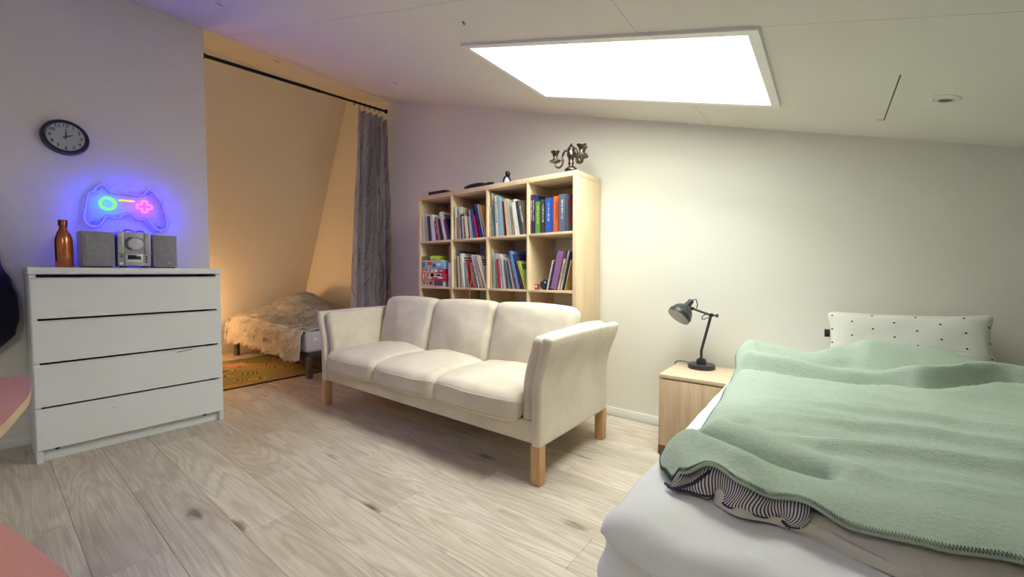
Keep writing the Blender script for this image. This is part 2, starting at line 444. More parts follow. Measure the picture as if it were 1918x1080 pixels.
# base rail
bm = BM(); add_soft(bm, SW-.045, (SY1-SY0)/2-.02, .052, .012); xform(bm.verts, Matrix.Translation((0, (SY0+SY1)/2, .238)))
obj('base_frame', bm, M_sofa, sofa, True)
for s in (-1, 1):
    # outer arm panel, flaring out at the top
    def darm(p, s=s):
        z = p.z+.44; yy = p.y
        d = flare(z)
        back = .03*sstep(.4, .72, z)*sstep(0, .36, yy)
        top = .012*math.cos(yy*3)
        return Vector((s*(SW-.028)+p.x+s*d, yy+back, z+(top if z > .5 else 0)))
    bm = BM(); add_soft(bm, .028, (SY1-SY0)/2, .262, .02, darm, 14, 3); xform(bm.verts, Matrix.Translation((0, (SY0+SY1)/2, 0)))
    obj('arm', bm, M_sofa, sofa, True)
    # padded inner arm
    def dpad(p, s=s):
        z = p.z+.485; yy = p.y
        d = flare(z)*1.05; b = .012*(1-(yy/.33)**2)
        return Vector((s*(SW-.098)+p.x*(1)+s*d-s*b*.6, yy+.012*nz(yy*5, z*6, s), z+(.012*(1-(yy/.34)**2)+.016*sstep(-.1, .3, yy))*sstep(.5, .7, z)+.004*nz(yy*9, z*9, 3)))
    bm = BM(); add_soft(bm, .037, (SY1-SY0)/2-.03, .215, .032, dpad, 14, 4); xform(bm.verts, Matrix.Translation((0, (SY0+SY1)/2, 0)))
    obj('arm_pad', bm, M_sofa, sofa, True)
    for yy in (SY0+.03, SY1-.03):
        box('leg', s*(SW-.03)-.027, s*(SW-.03)+.027, yy-.025, yy+.025, 0, .19, M_leg, sofa, .004)
# back frame, leaning
def dback(p):
    z = p.z+.43; return Vector((p.x, SY1-.05+p.y+.045*sstep(.2, .72, z)-.0, z))
bm = BM(); add_soft(bm, SW-.06, .035, .25, .02, dback, 10, 3); obj('back_frame', bm, M_sofa, sofa, True)
cw = (2*(SW-.125))/3
for k in (-1, 0, 1):
    def dseat(p, k=k):
        u, w = p.x/(cw/2), p.y/.33
        e = (1-u*u)*(1-w*w)
        f = Vector(p)
        f.z += (.036*max(0, e)+.010*nz(p.x*4+k*7, p.y*4, 1)+.004*nz(p.x*14+k*3, p.y*14, 5))*(1 if p.z > 0 else -.1)
        f.y -= .024*(1-u*u)*max(0, -w)
        f.x += .004*nz(p.y*9, p.z*20, k)
        f.z -= .016*sstep(-.6, -1, w)
        return f
    bm = BM(); add_soft(bm, cw/2-.001, .335, .074, .048, dseat, 14, 5)
    xform(bm.verts, Matrix.Translation((k*cw, SY0+.305, .362)))
    so_ = obj('seat_cushion', bm, M_sofa, sofa, True)
    for zz in (.040, -.046):
        bm = BM(); pp = [dseat(Vector((cw/2*(-.95+1.9*i/24), -.333+.014*abs(-.95+1.9*i/24)**8, zz)))+Vector((k*cw, SY0+.305, .362)) for i in range(25)]
        add_tube(bm, pp, .0026, 6); obj('seam', bm, M_sofa, so_, True)
    # stitched seam round the front edge of the cushion
    def dbackc(p, k=k):
        u, w = p.x/(cw/2), p.z/.215
        f = Vector(p); e = max(0, (1-u*u)*(1-w*w))
        f.y += (-.042*e if p.y < 0 else .01*e)
        f.z += .012*(1-u*u)*max(0, w)
        f.x += .006*nz(p.z*8, p.y*9, k+4)
        f.y += .008*nz(p.x*7+k*5, p.z*7, 2)+.004*nz(p.x*20, p.z*20, k)
        return f
    bm = BM(); add_soft(bm, cw/2+.008, .07, .215, .055, dbackc, 12, 5)
    xform(bm.verts, Matrix.Translation((k*(cw+.006), SY1-.205, .590)) @ Matrix.Rotation(R(-14), 4, 'X') @ Matrix.Rotation(R(random.uniform(-1.2, 1.2)), 4, 'Y'))
    obj('back_cushion', bm, M_sofa, sofa, True)

# ---------------------------------------------------------------- bookcase
M_birch = wood('birch veneer', (229, 205, 169), (215, 188, 150), .5, .5, 'Z', .5)
BX0, BX1, BY0, BY1, BZ = -2.832, -1.278, 2.335, 2.672, 1.658
bc = thing('bookcase', 'tall birch cube bookcase of four columns behind the sofa', 'bookcase', ((BX0+BX1)/2, (BY0+BY1)/2, 0))
def bpart(nm, a, b, c, d, e, f, mat=M_birch):
    ox, oy = (BX0+BX1)/2, (BY0+BY1)/2
    return box(nm, a-ox, b-ox, c-oy, d-oy, e, f, mat, bc, .0015)
bpart('side_panel', BX0, BX0+.030, BY0, BY1, 0, BZ-.034); bpart('side_panel', BX1-.030, BX1, BY0, BY1, 0, BZ-.034)
bpart('top_panel', BX0, BX1, BY0, BY1, BZ-.034, BZ)
divs = [-2.421, -2.040, -1.665]
for x in divs: bpart('divider', x-.008, x+.008, BY0, BY1, .08, BZ-.034)
bpart('plinth', BX0+.03, BX1-.03, BY0+.03, BY0+.05, 0, .08)
edges = [BX0+.030]+[v for x in divs for v in (x-.008, x+.008)]+[BX1-.030]
cells = [(edges[2*i], edges[2*i+1]) for i in range(4)]
SHZ = [1.272, .884, .497, .098]
for (a, b) in cells:
    for z in SHZ: bpart('shelf', a, b, BY0+.001, BY1, z-.017, z)
    bpart('back_rail', a, b, BY1-.012, BY1, BZ-.034-.10, BZ-.034)

# ---------------------------------------------------------------- books
M_gamered = basic('red print', (196, 44, 44), .4)
_bm = {}
def bookmat(rgb, kind='gloss'):
    key = tuple(rgb)
    if key not in _bm:
        t = NT('book cover'); c = lin(rgb); v = t.coord('Object', (1, 1, 1), rnd=True)
        n = t.noise(v, 30, 3, .6, .4)
        other = (min(1, c[0]*.45+.12), min(1, c[1]*.5+.10), min(1, c[2]*.5+.12), 1)
        t.col(t.mix(t.ramp(n, [(.60, (0, 0, 0)), (.64, (.55, .55, .55))]), c, other)); t.set(Roughness=.38); _bm[key] = t.m
    return _bm[key]
M_pages = basic('book pages', (236, 230, 214), .8, var=.05, vscale=60)
M_ink = basic('dark print', (40, 38, 44), .5); M_inkw = basic('white print', (245, 243, 238), .5, var=.02); M_inky = basic('yellow print', (236, 214, 80), .5)
ordn = ['leftmost', 'second', 'third', 'fourth', 'fifth', 'sixth', 'seventh', 'eighth', 'ninth', 'tenth', 'eleventh', 'twelfth', 'thirteenth', 'fourteenth', 'fifteenth', 'sixteenth', 'seventeenth']
def glyphs(parent, t, h, mat, z0, z1, rows=1):
    """row of small letter strokes running down a spine"""
    bm = BM(); rnd = random.Random(int(h*1e5)+int(t*1e5)); z = z1
    w = min(t*.42, .011)
    while z > z0:
        hh = rnd.uniform(.005, .009)
        kind = rnd.random(); x0, x1 = t/2-w/2, t/2+w/2
        add_box(bm, x0, x1, -.0006, .0004, z-hh*.3, z)
        if kind > .3: add_box(bm, x0, x0+w*.3, -.0006, .0004, z-hh, z-hh*.3)
        if kind > .6: add_box(bm, x1-w*.3, x1, -.0006, .0004, z-hh, z-hh*.3)
        z -= hh+.0035
    return obj('spine_lettering', bm, mat, parent)
def cover_art(parent, t, d, h, mat, seed):
    """printed blocks on the visible right hand cover"""
    rnd = random.Random(seed); bm = BM(); x = t
    for k in range(3): 
        z = h*(.88-.07*k); w = d*rnd.uniform(.4, .75); add_box(bm, x-.0003, x+.0006, d*.12, d*.12+w, z-.009, z)
    ang = [rnd.uniform(.6, 1) for _ in range(14)]
    cy, cz, r = d*.5, h*.4, d*.3
    add_prism(bm, [(r*ang[i]*math.cos(i/14*2*math.pi), r*ang[i]*math.sin(i/14*2*math.pi)) for i in range(14)], -.0003, .0006,
              Matrix(((0, 0, 1, x), (1, 0, 0, cy), (0, 1, 0, cz), (0, 0, 0, 1))))
    return obj('cover_print', bm, mat, parent)
def make_book(t, h, d, rgb, label, group, spine=None, art=None):
    bm = BM(); ct = min(.0022, t*.2)
    add_box(bm, 0, ct, 0, d, 0, h); add_box(bm, t-ct, t, 0, d, 0, h); add_box(bm, 0, t, 0, ct, 0, h)
    b = obj('book', bm, bookmat(rgb)); tag(b, label, 'book', group)
    bm = BM(); add_box(bm, ct, t-ct, ct, d-.004, .0025, h-.003); obj('pages', bm, M_pages, b)
    if spine is not None and t > .008: glyphs(b, t, h, spine, h*.35, h*.85)
    if art is not None: cover_art(b, t, d, h, art, int(h*7777)+int(t*99999))
    return b
def shelf_row(ci, ri, books, a0, a1, rowname, lean=1, start=0.0, ymin=.012, fill=.97):
    """books: (thickness, height, rgb, description[, depth, spine ink, art ink]); tops lean to the left by a0..a1 degrees"""
    x0, x1 = cells[ci]; z = SHZ[ri]; W = (x1-x0)
    n = len(books); angs = [R(a0+(a1-a0)*(i/max(1, n-1))**1.1) for i in range(n)]
    def layout(k):
        xs = []; x = x0+.003+start+(books[0][1]*math.sin(angs[0]) if lean > 0 else 0)
        for i, bk in enumerate(books):
            xs.append(x); t = bk[0]*k
            if i+1 < n: x += t/math.cos(angs[i])+min(bk[1], books[i+1][1])*max(0, math.tan(angs[i+1])-math.tan(angs[i]))+.0006
            else: x += t*math.cos(angs[i])
        return xs, x
    k = 1.0
    for _ in range(12):
        xs, xe = layout(k); k *= max(.5, min(1.6, 1+((x0+W*fill)-xe)/max(.05, sum(b[0] for b in books)*k)))
    xs, xe = layout(k)
    seen = {}
    for i, bk in enumerate(books):
        t, h, rgb, desc = bk[0]*k, bk[1], bk[2], bk[3]
        d = bk[4] if len(bk) > 4 and bk[4] else min(.235, h*.78); sp = bk[5] if len(bk) > 5 else None; ar = bk[6] if len(bk) > 6 else None
        lab = f"{desc}, {ordn[i]} from left in {rowname}" if i else f"{desc}, leftmost in {rowname}"
        b = make_book(t, h, d, rgb, lab, f"books in {rowname}", sp, ar)
        b.location = (xs[i], BY0+ymin+random.uniform(0, .02), z+.0006); b.rotation_euler = (0, -angs[i], 0)
W_, C_ = (236, 233, 226), (226, 214, 188)
shelf_row(0, 0, [
 (.014, .235, (226, 222, 214), 'thin white book'), (.016, .240, (214, 196, 170), 'beige book with orange cover', None, None, M_ink), (.014, .220, (206, 208, 212), 'pale grey book'),
 (.013, .212, (62, 66, 84), 'dark slate book'), (.014, .200, (222, 218, 214), 'slim white book'), (.020, .222, (230, 230, 230), 'white book with black title', None, None, M_ink),
 (.024, .165, (112, 70, 176), 'violet book with white letters', None, M_inkw), (.014, .186, (236, 148, 74), 'orange book'), (.016, .176, (58, 40, 48), 'dark brown book'),
 (.022, .238, (234, 234, 236), 'tall white book', None, None, M_ink), (.016, .178, (198, 40, 122), 'magenta book'), (.016, .176, (34, 34, 36), 'black book')], 2, 17, 'top left compartment')
shelf_row(1, 0, [
 (.014, .262, (216, 218, 206), 'tall pale book', None, M_ink), (.018, .176, (186, 146, 96), 'tan book'), (.022, .258, (220, 218, 196), 'thick cream book', None, M_ink), (.012, .196, (72, 76, 58), 'dark olive book'),
 (.014, .178, (236, 234, 230), 'white book'), (.014, .226, (186, 206, 134), 'light green book'), (.018, .178, (228, 214, 178), 'straw coloured book'), (.012, .234, (196, 62, 62), 'red book'),
 (.014, .172, (226, 224, 220), 'chalk white book'), (.014, .222, (170, 190, 204), 'grey blue book'), (.014, .220, (46, 86, 160), 'royal blue book'), (.018, .178, (206, 34, 62), 'crimson book'), (.012, .206, (186, 44, 50), 'brick red book'),
 (.014, .268, (44, 52, 110), 'navy book'), (.012, .262, (198, 196, 214), 'lavender white book'), (.018, .256, (206, 160, 92), 'brown paper covered book')], 1.5, 15, 'top row second compartment')
shelf_row(2, 0, [
 (.012, .225, (214, 204, 166), 'narrow beige book', None, M_ink), (.016, .325, (206, 206, 176), 'very tall pale green book', None, M_ink), (.012, .24, (78, 116, 122), 'teal book'), (.020, .300, (232, 226, 214), 'tall cream book', None, M_ink),
 (.014, .294, (152, 188, 204), 'sky blue picture book', None, None, M_ink), (.016, .27, (196, 204, 214), 'silver blue book'), (.012, .255, (122, 34, 44), 'maroon book'), (.022, .268, (226, 196, 150), 'peach book', None, None, M_ink), (.014, .246, (178, 206, 222), 'pale blue book'),
 (.014, .215, (214, 180, 120), 'ochre book', None, M_ink), (.012, .236, (238, 236, 232), 'bright white book'), (.014, .262, (236, 238, 240), 'ice white book'), (.018, .246, (92, 86, 78), 'dark taupe book'), (.024, .240, (120, 112, 92), 'olive grey book', None, M_inkw)], 1, 12, 'top row third compartment')
hp = [(.013, .272, (134, 40, 60), 'maroon book with pale letters', None, M_inkw), (.013, .270, (40, 62, 112), 'tall navy book', .24, M_inkw), (.036, .222, (104, 150, 62), 'thick green book with yellow letters', .2, M_inky), (.034, .230, (74, 74, 58), 'thick dark olive book', .2, M_inkw),
      (.044, .234, (48, 92, 178), 'thick blue book with white letters', .2, M_inkw), (.042, .242, (226, 108, 54), 'thick orange book', .2, M_ink), (.042, .246, (96, 104, 122), 'thick illustrated book with red and grey cover', .2, M_inkw, M_gamered)]
shelf_row(3, 0, hp, 0, 0, 'top right compartment', fill=.83)
bk = make_book(.012, .300, .21, (150, 146, 134), 'grey landscape picture book standing against the back of top right compartment', 'books in top right compartment', None, M_ink)
bk.location = (cells[3][1]-.006, BY1-.03, SHZ[0]+.001); bk.rotation_euler = (0, 0, R(90))
shelf_row(1, 1, [
 (.014, .262, (228, 220, 196), 'cream book with faint letters', None, M_ink), (.014, .292, (84, 98, 112), 'tall slate blue book'), (.016, .252, (226, 206, 160), 'buff book'), (.012, .246, (206, 190, 180), 'dusty pink book'),
 (.016, .272, (222, 226, 212), 'white book with green leaf cover', None, None, M_ink), (.014, .204, (170, 180, 184), 'short grey book'), (.012, .2, (234, 232, 226), 'short white book'), (.016, .222, (176, 38, 40), 'dark red book with red ribbon'), (.012, .18, (150, 118, 60), 'mustard book with gold ribbon'),
 (.012, .206, (214, 92, 52), 'burnt orange book'), (.012, .21, (92, 136, 122), 'sea green book'), (.018, .262, (220, 212, 222), 'white book with purple spine edge', None, M_ink), (.024, .262, (206, 186, 148), 'thick sand book with black letters', None, M_ink), (.020, .256, (230, 222, 210), 'cream picture book with brown print', None, None, M_ink)], 1, 20, 'second row second compartment')
shelf_row(2, 1, [
 (.012, .300, (216, 204, 184), 'tall parchment book', None, None, M_ink), (.016, .262, (206, 214, 200), 'mint white book'), (.014, .256, (176, 206, 176), 'pale green book'), (.014, .26, (228, 222, 212), 'ivory book'), (.012, .22, (186, 48, 54), 'scarlet book'),
 (.016, .258, (226, 224, 216), 'eggshell book', None, M_ink), (.016, .226, (212, 216, 218), 'light grey book'), (.014, .218, (96, 116, 124), 'grey teal book'), (.014, .222, (222, 216, 204), 'off white book'), (.014, .206, (72, 92, 106), 'steel blue book'),
 (.014, .21, (196, 190, 196), 'lilac grey book'), (.014, .256, (222, 84, 52), 'vermilion book', None, M_inkw), (.014, .282, (104, 152, 204), 'blue picture book with curved cover', None, None, M_ink), (.012, .26, (62, 64, 116), 'indigo book'),
 (.012, .206, (120, 46, 52), 'oxblood book'), (.016, .208, (172, 200, 86), 'lime green book', None, None, M_ink)], .5, 19, 'second row third compartment')
# books leaning to the right in the second row, right compartment
def lean_right(books, x, rowname):
    for i, (t, h, rgb, desc, ang, sp) in enumerate(books):
        a = R(ang); d = min(.22, h*.8)
        b = make_book(t, h, d, rgb, f"{desc}, {ordn[i]} from left in {rowname}" if i else f"{desc}, leftmost in {rowname}", f'books in {rowname}', sp)
        b.rotation_euler = (0, a, 0); b.location = (x, BY0+.014+.004*i, SHZ[1]+.001+t*math.sin(a)); x += t/math.cos(a)+.002
lean_right([(.011, .205, (236, 232, 230), 'white leaning book', 13, None), (.010, .2, (58, 48, 92), 'thin indigo leaning book', 13, None), (.050, .262, (146, 102, 150), 'thick mauve leaning book', 13, None), (.018, .212, (214, 196, 150), 'floral patterned leaning book', 13, M_ink),
  (.012, .268, (216, 214, 228), 'lilac white leaning book', 13, M_ink), (.010, .262, (64, 52, 60), 'dark leaning book', 13, None), (.012, .205, (214, 182, 122), 'tan leaning book', 13, None)], -1.516, 'second row right compartment')

# ribbons hanging over the shelf edge
for (x, rgb, lab, ln, x2) in ((-2.245, (196, 40, 46), 'red ribbon bookmark hanging over the shelf edge', .10, -2.248), (-2.205, (204, 160, 84), 'gold ribbon bookmark hanging over the shelf edge', .085, -2.212)):
    bm = BM(); z = SHZ[1]
    pth = smooth_path([(x+.012, BY0+.008, z+.12), (x+.004, BY0-.004, z+.04), (x, BY0-.010, z-.01), (x2, BY0-.007, z-ln*.6), (x2+.003, BY0-.009, z-ln)], 6)
    for a, b in zip(pth, pth[1:]):
        vs = [bm.verts.new(q) for q in (a+Vector((-.003, 0, 0)), a+Vector((.003, 0, 0)), b+Vector((.003, 0, 0)), b+Vector((-.003, 0, 0)))]; bm.faces.new(vs)
    bmesh.ops.remove_doubles(bm, verts=bm.verts[:], dist=1e-5); bmesh.ops.solidify(bm, geom=bm.faces[:], thickness=.0008)
    tag(obj('ribbon', bm, basic('satin ribbon', rgb, .35)), lab, 'ribbon')

# board games, bottom to top
M_gamew = basic('white card print', (238, 236, 234), .45); M_gamek = basic('black print', (48, 44, 52), .5)
gx = cells[0][0]; gz = SHZ[1]+.001
def game(w, d, h, rgb, lab, dx, decals, rz=0):
    global gz
    g = thing('board_game', lab, 'board game', (gx+dx+w/2, BY0+.004+d/2, gz), R(rz), 'stacked board games')
    m = bookmat(rgb)
    box('box_base', -w/2+.002, w/2-.002, -d/2+.002, d/2-.002, 0, h*.5, m, g, .001); box('lid', -w/2, w/2, -d/2, d/2, h*.2, h, m, g, .0015)
    for (a, b, c, e, mt) in decals: box('side_print', -w/2+a*w, -w/2+b*w, -d/2-.0009, -d/2+.001, h*(.2+.8*c), h*(.2+.8*e), mt, g, 0)
    gz += h+.0008; return g
game(.27, .27, .048, (206, 198, 214), 'white and navy board game box at the bottom of the stack', .012, [(.06, .14, .2, .8, M_gamek), (.22, .28, .2, .8, M_gamek), (.34, .5, .15, .85, M_gamek), (.56, .98, 0, 1, basic('navy print', (44, 48, 96), .4))])
g5 = game(.30, .28, .062, (190, 40, 42), 'red board game box with a white numeral five', .003, [(.18, .84, .42, .98, M_gamew), (.24, .32, .55, .85, M_gamered), (.40, .54, .5, .92, M_gamek), (.60, .64, .5, .9, M_gamek), (.66, .82, .55, .85, basic('khaki print', (180, 172, 140), .5)), (.28, .44, .12, .3, M_gamew), (.7, .9, .1, .34, M_gamew)])
text('numeral', '5', .052, M_inkw, g5, frame((-.122, -.1415, .036), (1, 0, 0), (0, 0, 1)))
game(.27, .26, .036, (196, 46, 48), 'flat red and white board game box in the middle', .016, [(.26, .72, .05, .95, M_gamew), (.32, .42, .3, .7, M_gamek), (.5, .56, .3, .7, M_gamek), (.05, .2, .35, .65, M_gamew), (.8, .95, .35, .65, M_gamew)])
game(.28, .25, .060, (126, 184, 214), 'sky blue board game box with cartoon print near the top', .010, [(.02, .16, 0, 1, basic('deep blue print', (66, 104, 180), .4)), (.26, .46, .45, 1, M_gamered), (.3, .36, 0, .45, M_inky), (.5, .62, .1, .6, M_gamek), (.68, .84, .3, .8, M_gamew)])
game(.25, .2, .014, (206, 190, 160), 'thin beige game box on top of the blue one', .02, [])
game(.085, .12, .034, (62, 104, 58), 'small dark green game box on top left of the stack', .014, [])
gz -= .0348
game(.085, .12, .036, (172, 206, 52), 'small lime green game box on top of the stack', .115, [(.1, .9, .3, .7, basic('pale lime print', (206, 226, 110), .5))])
gz2 = SHZ[1]+.001
cb = thing('card_box', 'upright lilac card box beside the stacked board games', 'box', (cells[0][1]-.024, BY0+.06, gz2)); 
box('box_base', -.02, .02, -.045, .045, 0, .15, bookmat((206, 196, 220)), cb, .001); box('lid', -.0215, .0215, -.0465, .0465, .095, .20, bookmat((214, 206, 226)), cb, .001)
# small things in the right compartment
bm = BM(); r = .034
sp = thing('ball_ornament', 'dark glossy ball ornament beside the leaning books', 'ornament', (-1.552, BY0+.05, SHZ[1]+.0005))
add_lathe(bm, [(r*math.sin(math.pi*i/14)+1e-5, r-r*math.cos(math.pi*i/14)) for i in range(15)], 24); obj('ball', bm, basic('dark glazed ball', (40, 48, 62), .12), sp, True)
bm = BM(); add_lathe(bm, [(.009, .064), (.009, .071), (.005, .074)], 12); obj('cap', bm, basic('metal cap', (150, 150, 155), .3, 1), sp, True, 40)
tg = thing('toy_block', 'tiny red and white toy block on the shelf beside the dark ball', 'toy', (-1.603, BY0+.03, SHZ[1]+.0005))
box('body', -.013, .013, -.013, .013, 0, .038, basic('red toy plastic', (170, 60, 50), .4), tg, .004); box('face', -.0075, .0075, -.0142, -.012, .014, .03, M_inkw, tg, .001)

# ---------------------------------------------------------------- things on top of the bookcase
M_blk = basic('matt black plastic', (24, 22, 26), .5, var=.1)
tb = thing('game_console', 'flat black device lying on top left of the bookcase', 'device', (-2.60, 2.385, BZ), R(4))
box('body', -.10, .10, -.045, .075, 0.0005, .026, M_blk, tb, .004); box('screen', -.08, .08, -.035, .065, .0258, .0268, basic('dark screen', (14, 14, 18), .15), tb, .0005)
kn = thing('folded_gadget', 'dark folded gadget lying on the bookcase left of the penguin', 'gadget', (-2.15, 2.375, BZ), R(6))
bm = BM(); add_tube(bm, smooth_path([(-.14, 0, .009), (-.08, 0, .017), (0, 0, .022), (.06, 0, .020)], 5), lambda t: .008+.012*math.sin(math.pi*min(1, t*.8+.15)), 10); obj('body', bm, M_blk, kn, True)
bm = BM(); add_tube(bm, smooth_path([(.055, 0, .020), (.09, 0, .024), (.13, .005, .021)], 5), .010, 10); obj('handle', bm, M_blk, kn, True)
pg = thing('penguin_figurine', 'small black and white penguin figurine on top of the bookcase', 'figurine', (-1.905, 2.415, BZ), R(25))
M_pb = basic('black glaze', (20, 18, 20), .15); M_pw = basic('white glaze', (240, 240, 238), .2)
def ball(bm, c, rx, ry, rz, n=18):
    add_lathe(bm, [(math.sin(math.pi*i/12)+1e-5, -math.cos(math.pi*i/12)) for i in range(13)], n, Matrix.Translation(c) @ Matrix.Diagonal((rx, ry, rz, 1)))
bm = BM(); add_lathe(bm, [(.024, 0.0005), (.028, .012), (.027, .03), (.020, .048), (.011, .060), (.006, .064)], 20); obj('body', bm, M_pw, pg, True)
bm = BM(); ball(bm, (0, 0, .078), .022, .021, .020); obj('head', bm, M_pb, pg, True)
bm = BM(); ball(bm, (-.017, -.006, .077), .007, .010, .012); obj('cheek_patch', bm, M_pw, pg, True)
for sx in (-1, 1):
    bm = BM(); add_tube(bm, smooth_path([(sx*.004, -.012, .062), (sx*.018, -.018, .045), (sx*.026, -.016, .022), (sx*.030, -.01, .003)], 5), lambda t: .009*(1-.35*t), 10); obj('wing', bm, M_pb, pg, True)
bm = BM(); add_lathe(bm, [(.005, 0), (.003, .008), (.0004, .016)], 10, align_z((-.018, -.012, .078), (-.7, -.7, 0))); obj('beak', bm, basic('orange beak', (220, 140, 40), .4), pg, True)

M_pew = basic('tarnished silver', (118, 108, 100), .28, 1, var=.5, vscale=90, bump=.4, bscale=60, bdist=.004)
cd = thing('candelabra', 'tarnished silver candelabra with three curled arms on the bookcase', 'candelabra', (-1.372, 2.425, BZ), R(0))
bm = BM(); add_lathe(bm, [(.030, .0005), (.034, .008), (.044, .026), (.040, .036), (.020, .050), (.014, .06), (.022, .072), (.015, .082), (.020, .105), (.030, .125), (.026, .145), (.020, .16), (.026, .168), (.020, .176), (.009, .192), (.002, .205)], 20); obj('stem', bm, M_pew, cd, True)
def cup(zb, M): 
    bm = BM(); add_lathe(bm, [(.006, 0), (.034, .008), (.040, .014), (.036, .018), (.018, .024), (.012, .034), (.018, .055), (.028, .074), (.033, .080), (.026, .081), (.016, .070)], 18, M, True); return bm
for a, up in ((R(190), 0), (R(335), .0), (R(75), .035)):
    ca, sa = math.cos(a), math.sin(a)
    P = [(.016, .150+up*.3), (.040, .160+up*.5), (.058, .135+up*.6), (.058, .095+up*.8), (.066, .066+up), (.088, .054+up), (.108, .066+up), (.113, .086+up)]
    bm = BM(); add_tube(bm, smooth_path([(ca*p, sa*p, z) for p, z in P], 5), lambda t: .0075-.001*t, 10)
    add_lathe(bm, [(.004, -.010), (.011, 0), (.004, .010)], 10, Matrix.Translation((ca*.060, sa*.060, .100+up*.8)))
    arm = obj('arm', bm, M_pew, cd, True)
    obj('candle_cup', cup(0, Matrix.Translation((ca*.113, sa*.113, .086+up))), M_pew, arm, True)

# ---------------------------------------------------------------- chest of drawers
M_lac = basic('white foil front', (236, 238, 238), .38, var=.015, vscale=3, bump=.05, bscale=300)
M_slot = basic('dark slot', (38, 36, 36), .8)
CHX0, CHX1, CHY0, CHY1, CHZ = -3.66, -3.238, .148, .984, 1.03
ch = thing('chest_of_drawers', 'white chest of four wide drawers under the neon sign', 'chest of drawers', (CHX0, CHY0, 0))
W, D = CHY1-CHY0, CHX1-CHX0
def chp(nm, a, b, c, d, e, f, par=ch, mat=M_lac, bev=.0015): return box(nm, a, b, c, d, e, f, mat, par, bev)
chp('side_panel', 0, D-.012, 0, .024, 0, CHZ-.036); chp('side_panel', 0, D-.012, W-.024, W, 0, CHZ-.036)
chp('top_panel', 0, D+.002, -.003, W+.003, CHZ-.036, CHZ)
chp('back_panel', .002, .010, .024, W-.024, .06, CHZ-.04)
chp('plinth', D-.06, D-.042, .024, W-.024, 0, .07)
zs = [.067, .294, .527, .759, .986]
for i in range(4):
    z0, z1 = zs[i], zs[i+1]
    bm = BM()
    # front with a bevelled finger grip at the top edge
    prof = [(D-.024, z0+.002), (D, z0+.002), (D, z1-.018), (D-.014, z1-.010), (D-.024, z1-.010)]
    add_prism(bm, prof, .004, W-.004, Matrix(((1, 0, 0, 0), (0, 0, 1, 0), (0, 1, 0, 0), (0, 0, 0, 1))))
    dr = obj('drawer', bm, M_lac, ch)
    bm = BM(); add_box(bm, .02, D-.03, .035, W-.035, z0+.02, z1-.045)
    obj('drawer_box', bm, M_white, dr)
    for yy in (.036, W-.036): chp('runner', .03, D-.026, yy-.004, yy+.004, z1-.030, z1-.012, dr, M_slot, 0)
# chipped strip of foil on the third front, scratch on the lowest
bm = BM(); P = [(.585, .497), (.60, .504), (.63, .507), (.665, .509), (.672, .508), (.66, .504), (.63, .502), (.60, .499)]
add_prism(bm, P, D-.0005, D+.0008, Matrix(((0, 0, 1, 0), (1, 0, 0, 0), (0, 1, 0, 0), (0, 0, 0, 1)))); obj('chipped_patch', bm, basic('chipboard', (130, 120, 108), .9, var=.4, vscale=60), ch)
bm = BM(); add_box(bm, D-.0003, D+.0004, .283, .307, .2245, .2262, M=None); obj('scratch', bm, basic('scratch grey', (140, 138, 134), .8), ch)
for yy in (.075, W-.1): 
    bm = BM(); add_lathe(bm, [(.009, 0), (.009, .01), (.006, .012)], 12, align_z((D-.045, yy, .058), (1, 0, 0))); obj('foot_screw', bm, M_slot, ch, True, 40)

# copper bottle
M_cop = basic('brushed copper', (206, 132, 92), .22, 1, var=.08, vscale=20)
bt = thing('water_bottle', 'shiny copper water bottle at the left end of the chest', 'bottle', (-3.40, .288, CHZ))
bm = BM(); add_lathe(bm, [(.033, .0005), (.036, .004), (.036, .145), (.034, .165), (.026, .195), (.019, .212), (.0165, .222)], 32); obj('body', bm, M_cop, bt, True, 50)
bm = BM(); add_lathe(bm, [(.0165, .2215), (.0165, .232), (.0195, .234), (.0195, .262), (.018, .266)], 32); obj('cap', bm, basic('dark copper cap', (150, 92, 66), .3, 1), bt, True, 40)

# stereo
M_silver = basic('silver plastic', (176, 176, 182), .4, .25, var=.05, vscale=30); M_mesh = basic('grey speaker cloth', (152, 152, 158), .75, var=.1, vscale=40, bump=.4, bscale=900, bdist=.001)
M_dk = basic('charcoal plastic', (70, 70, 80), .45); M_lcd = basic('display glass', (34, 40, 48), .12)
SX = -3.395
def speaker(y0, y1, lab, dpt, logo):
    s = thing('speaker', lab, 'speaker', (SX, (y0+y1)/2, CHZ), 0, 'silver stereo speakers'); h = .213; w = (y1-y0)/2
    bm = BM(); P = [(-dpt, -w), (-.012, -w), (0, -w+.012), (0, w), (-dpt, w)]; add_prism(bm, P, .010, h); obj('cabinet', bm, M_silver, s)
    box('grille', -.0005, .006, -w+.016, w-.004, .014, h-.004, M_mesh, s, .003); box('base_foot', -dpt+.01, -.01, -w+.01, w-.01, .0005, .0105, M_dk, s, .002)
    if logo:
        bm = BM()
        for k in range(3): add_prism(bm, [(k*.006, 0), (k*.006+.002, 0), (k*.006+.007, .009), (k*.006+.005, .009)], 0, .0008, frame((.0062, w-.052, .03), (0, 1, 0), (0, 0, 1)))
        obj('emblem', bm, M_inkw, s)
    return s
speaker(.352, .494, 'silver speaker standing between the copper bottle and the stereo unit', .15, False); speaker(.672, .792, 'silver speaker at the right end of the stereo', .15, True)
st = thing('stereo_unit', 'compact silver stereo with round disc door and dark display', 'stereo', (SX, .583, CHZ)); hw = .077
box('body', -.17, 0, -hw, hw, .012, .222, M_silver, st, .004)
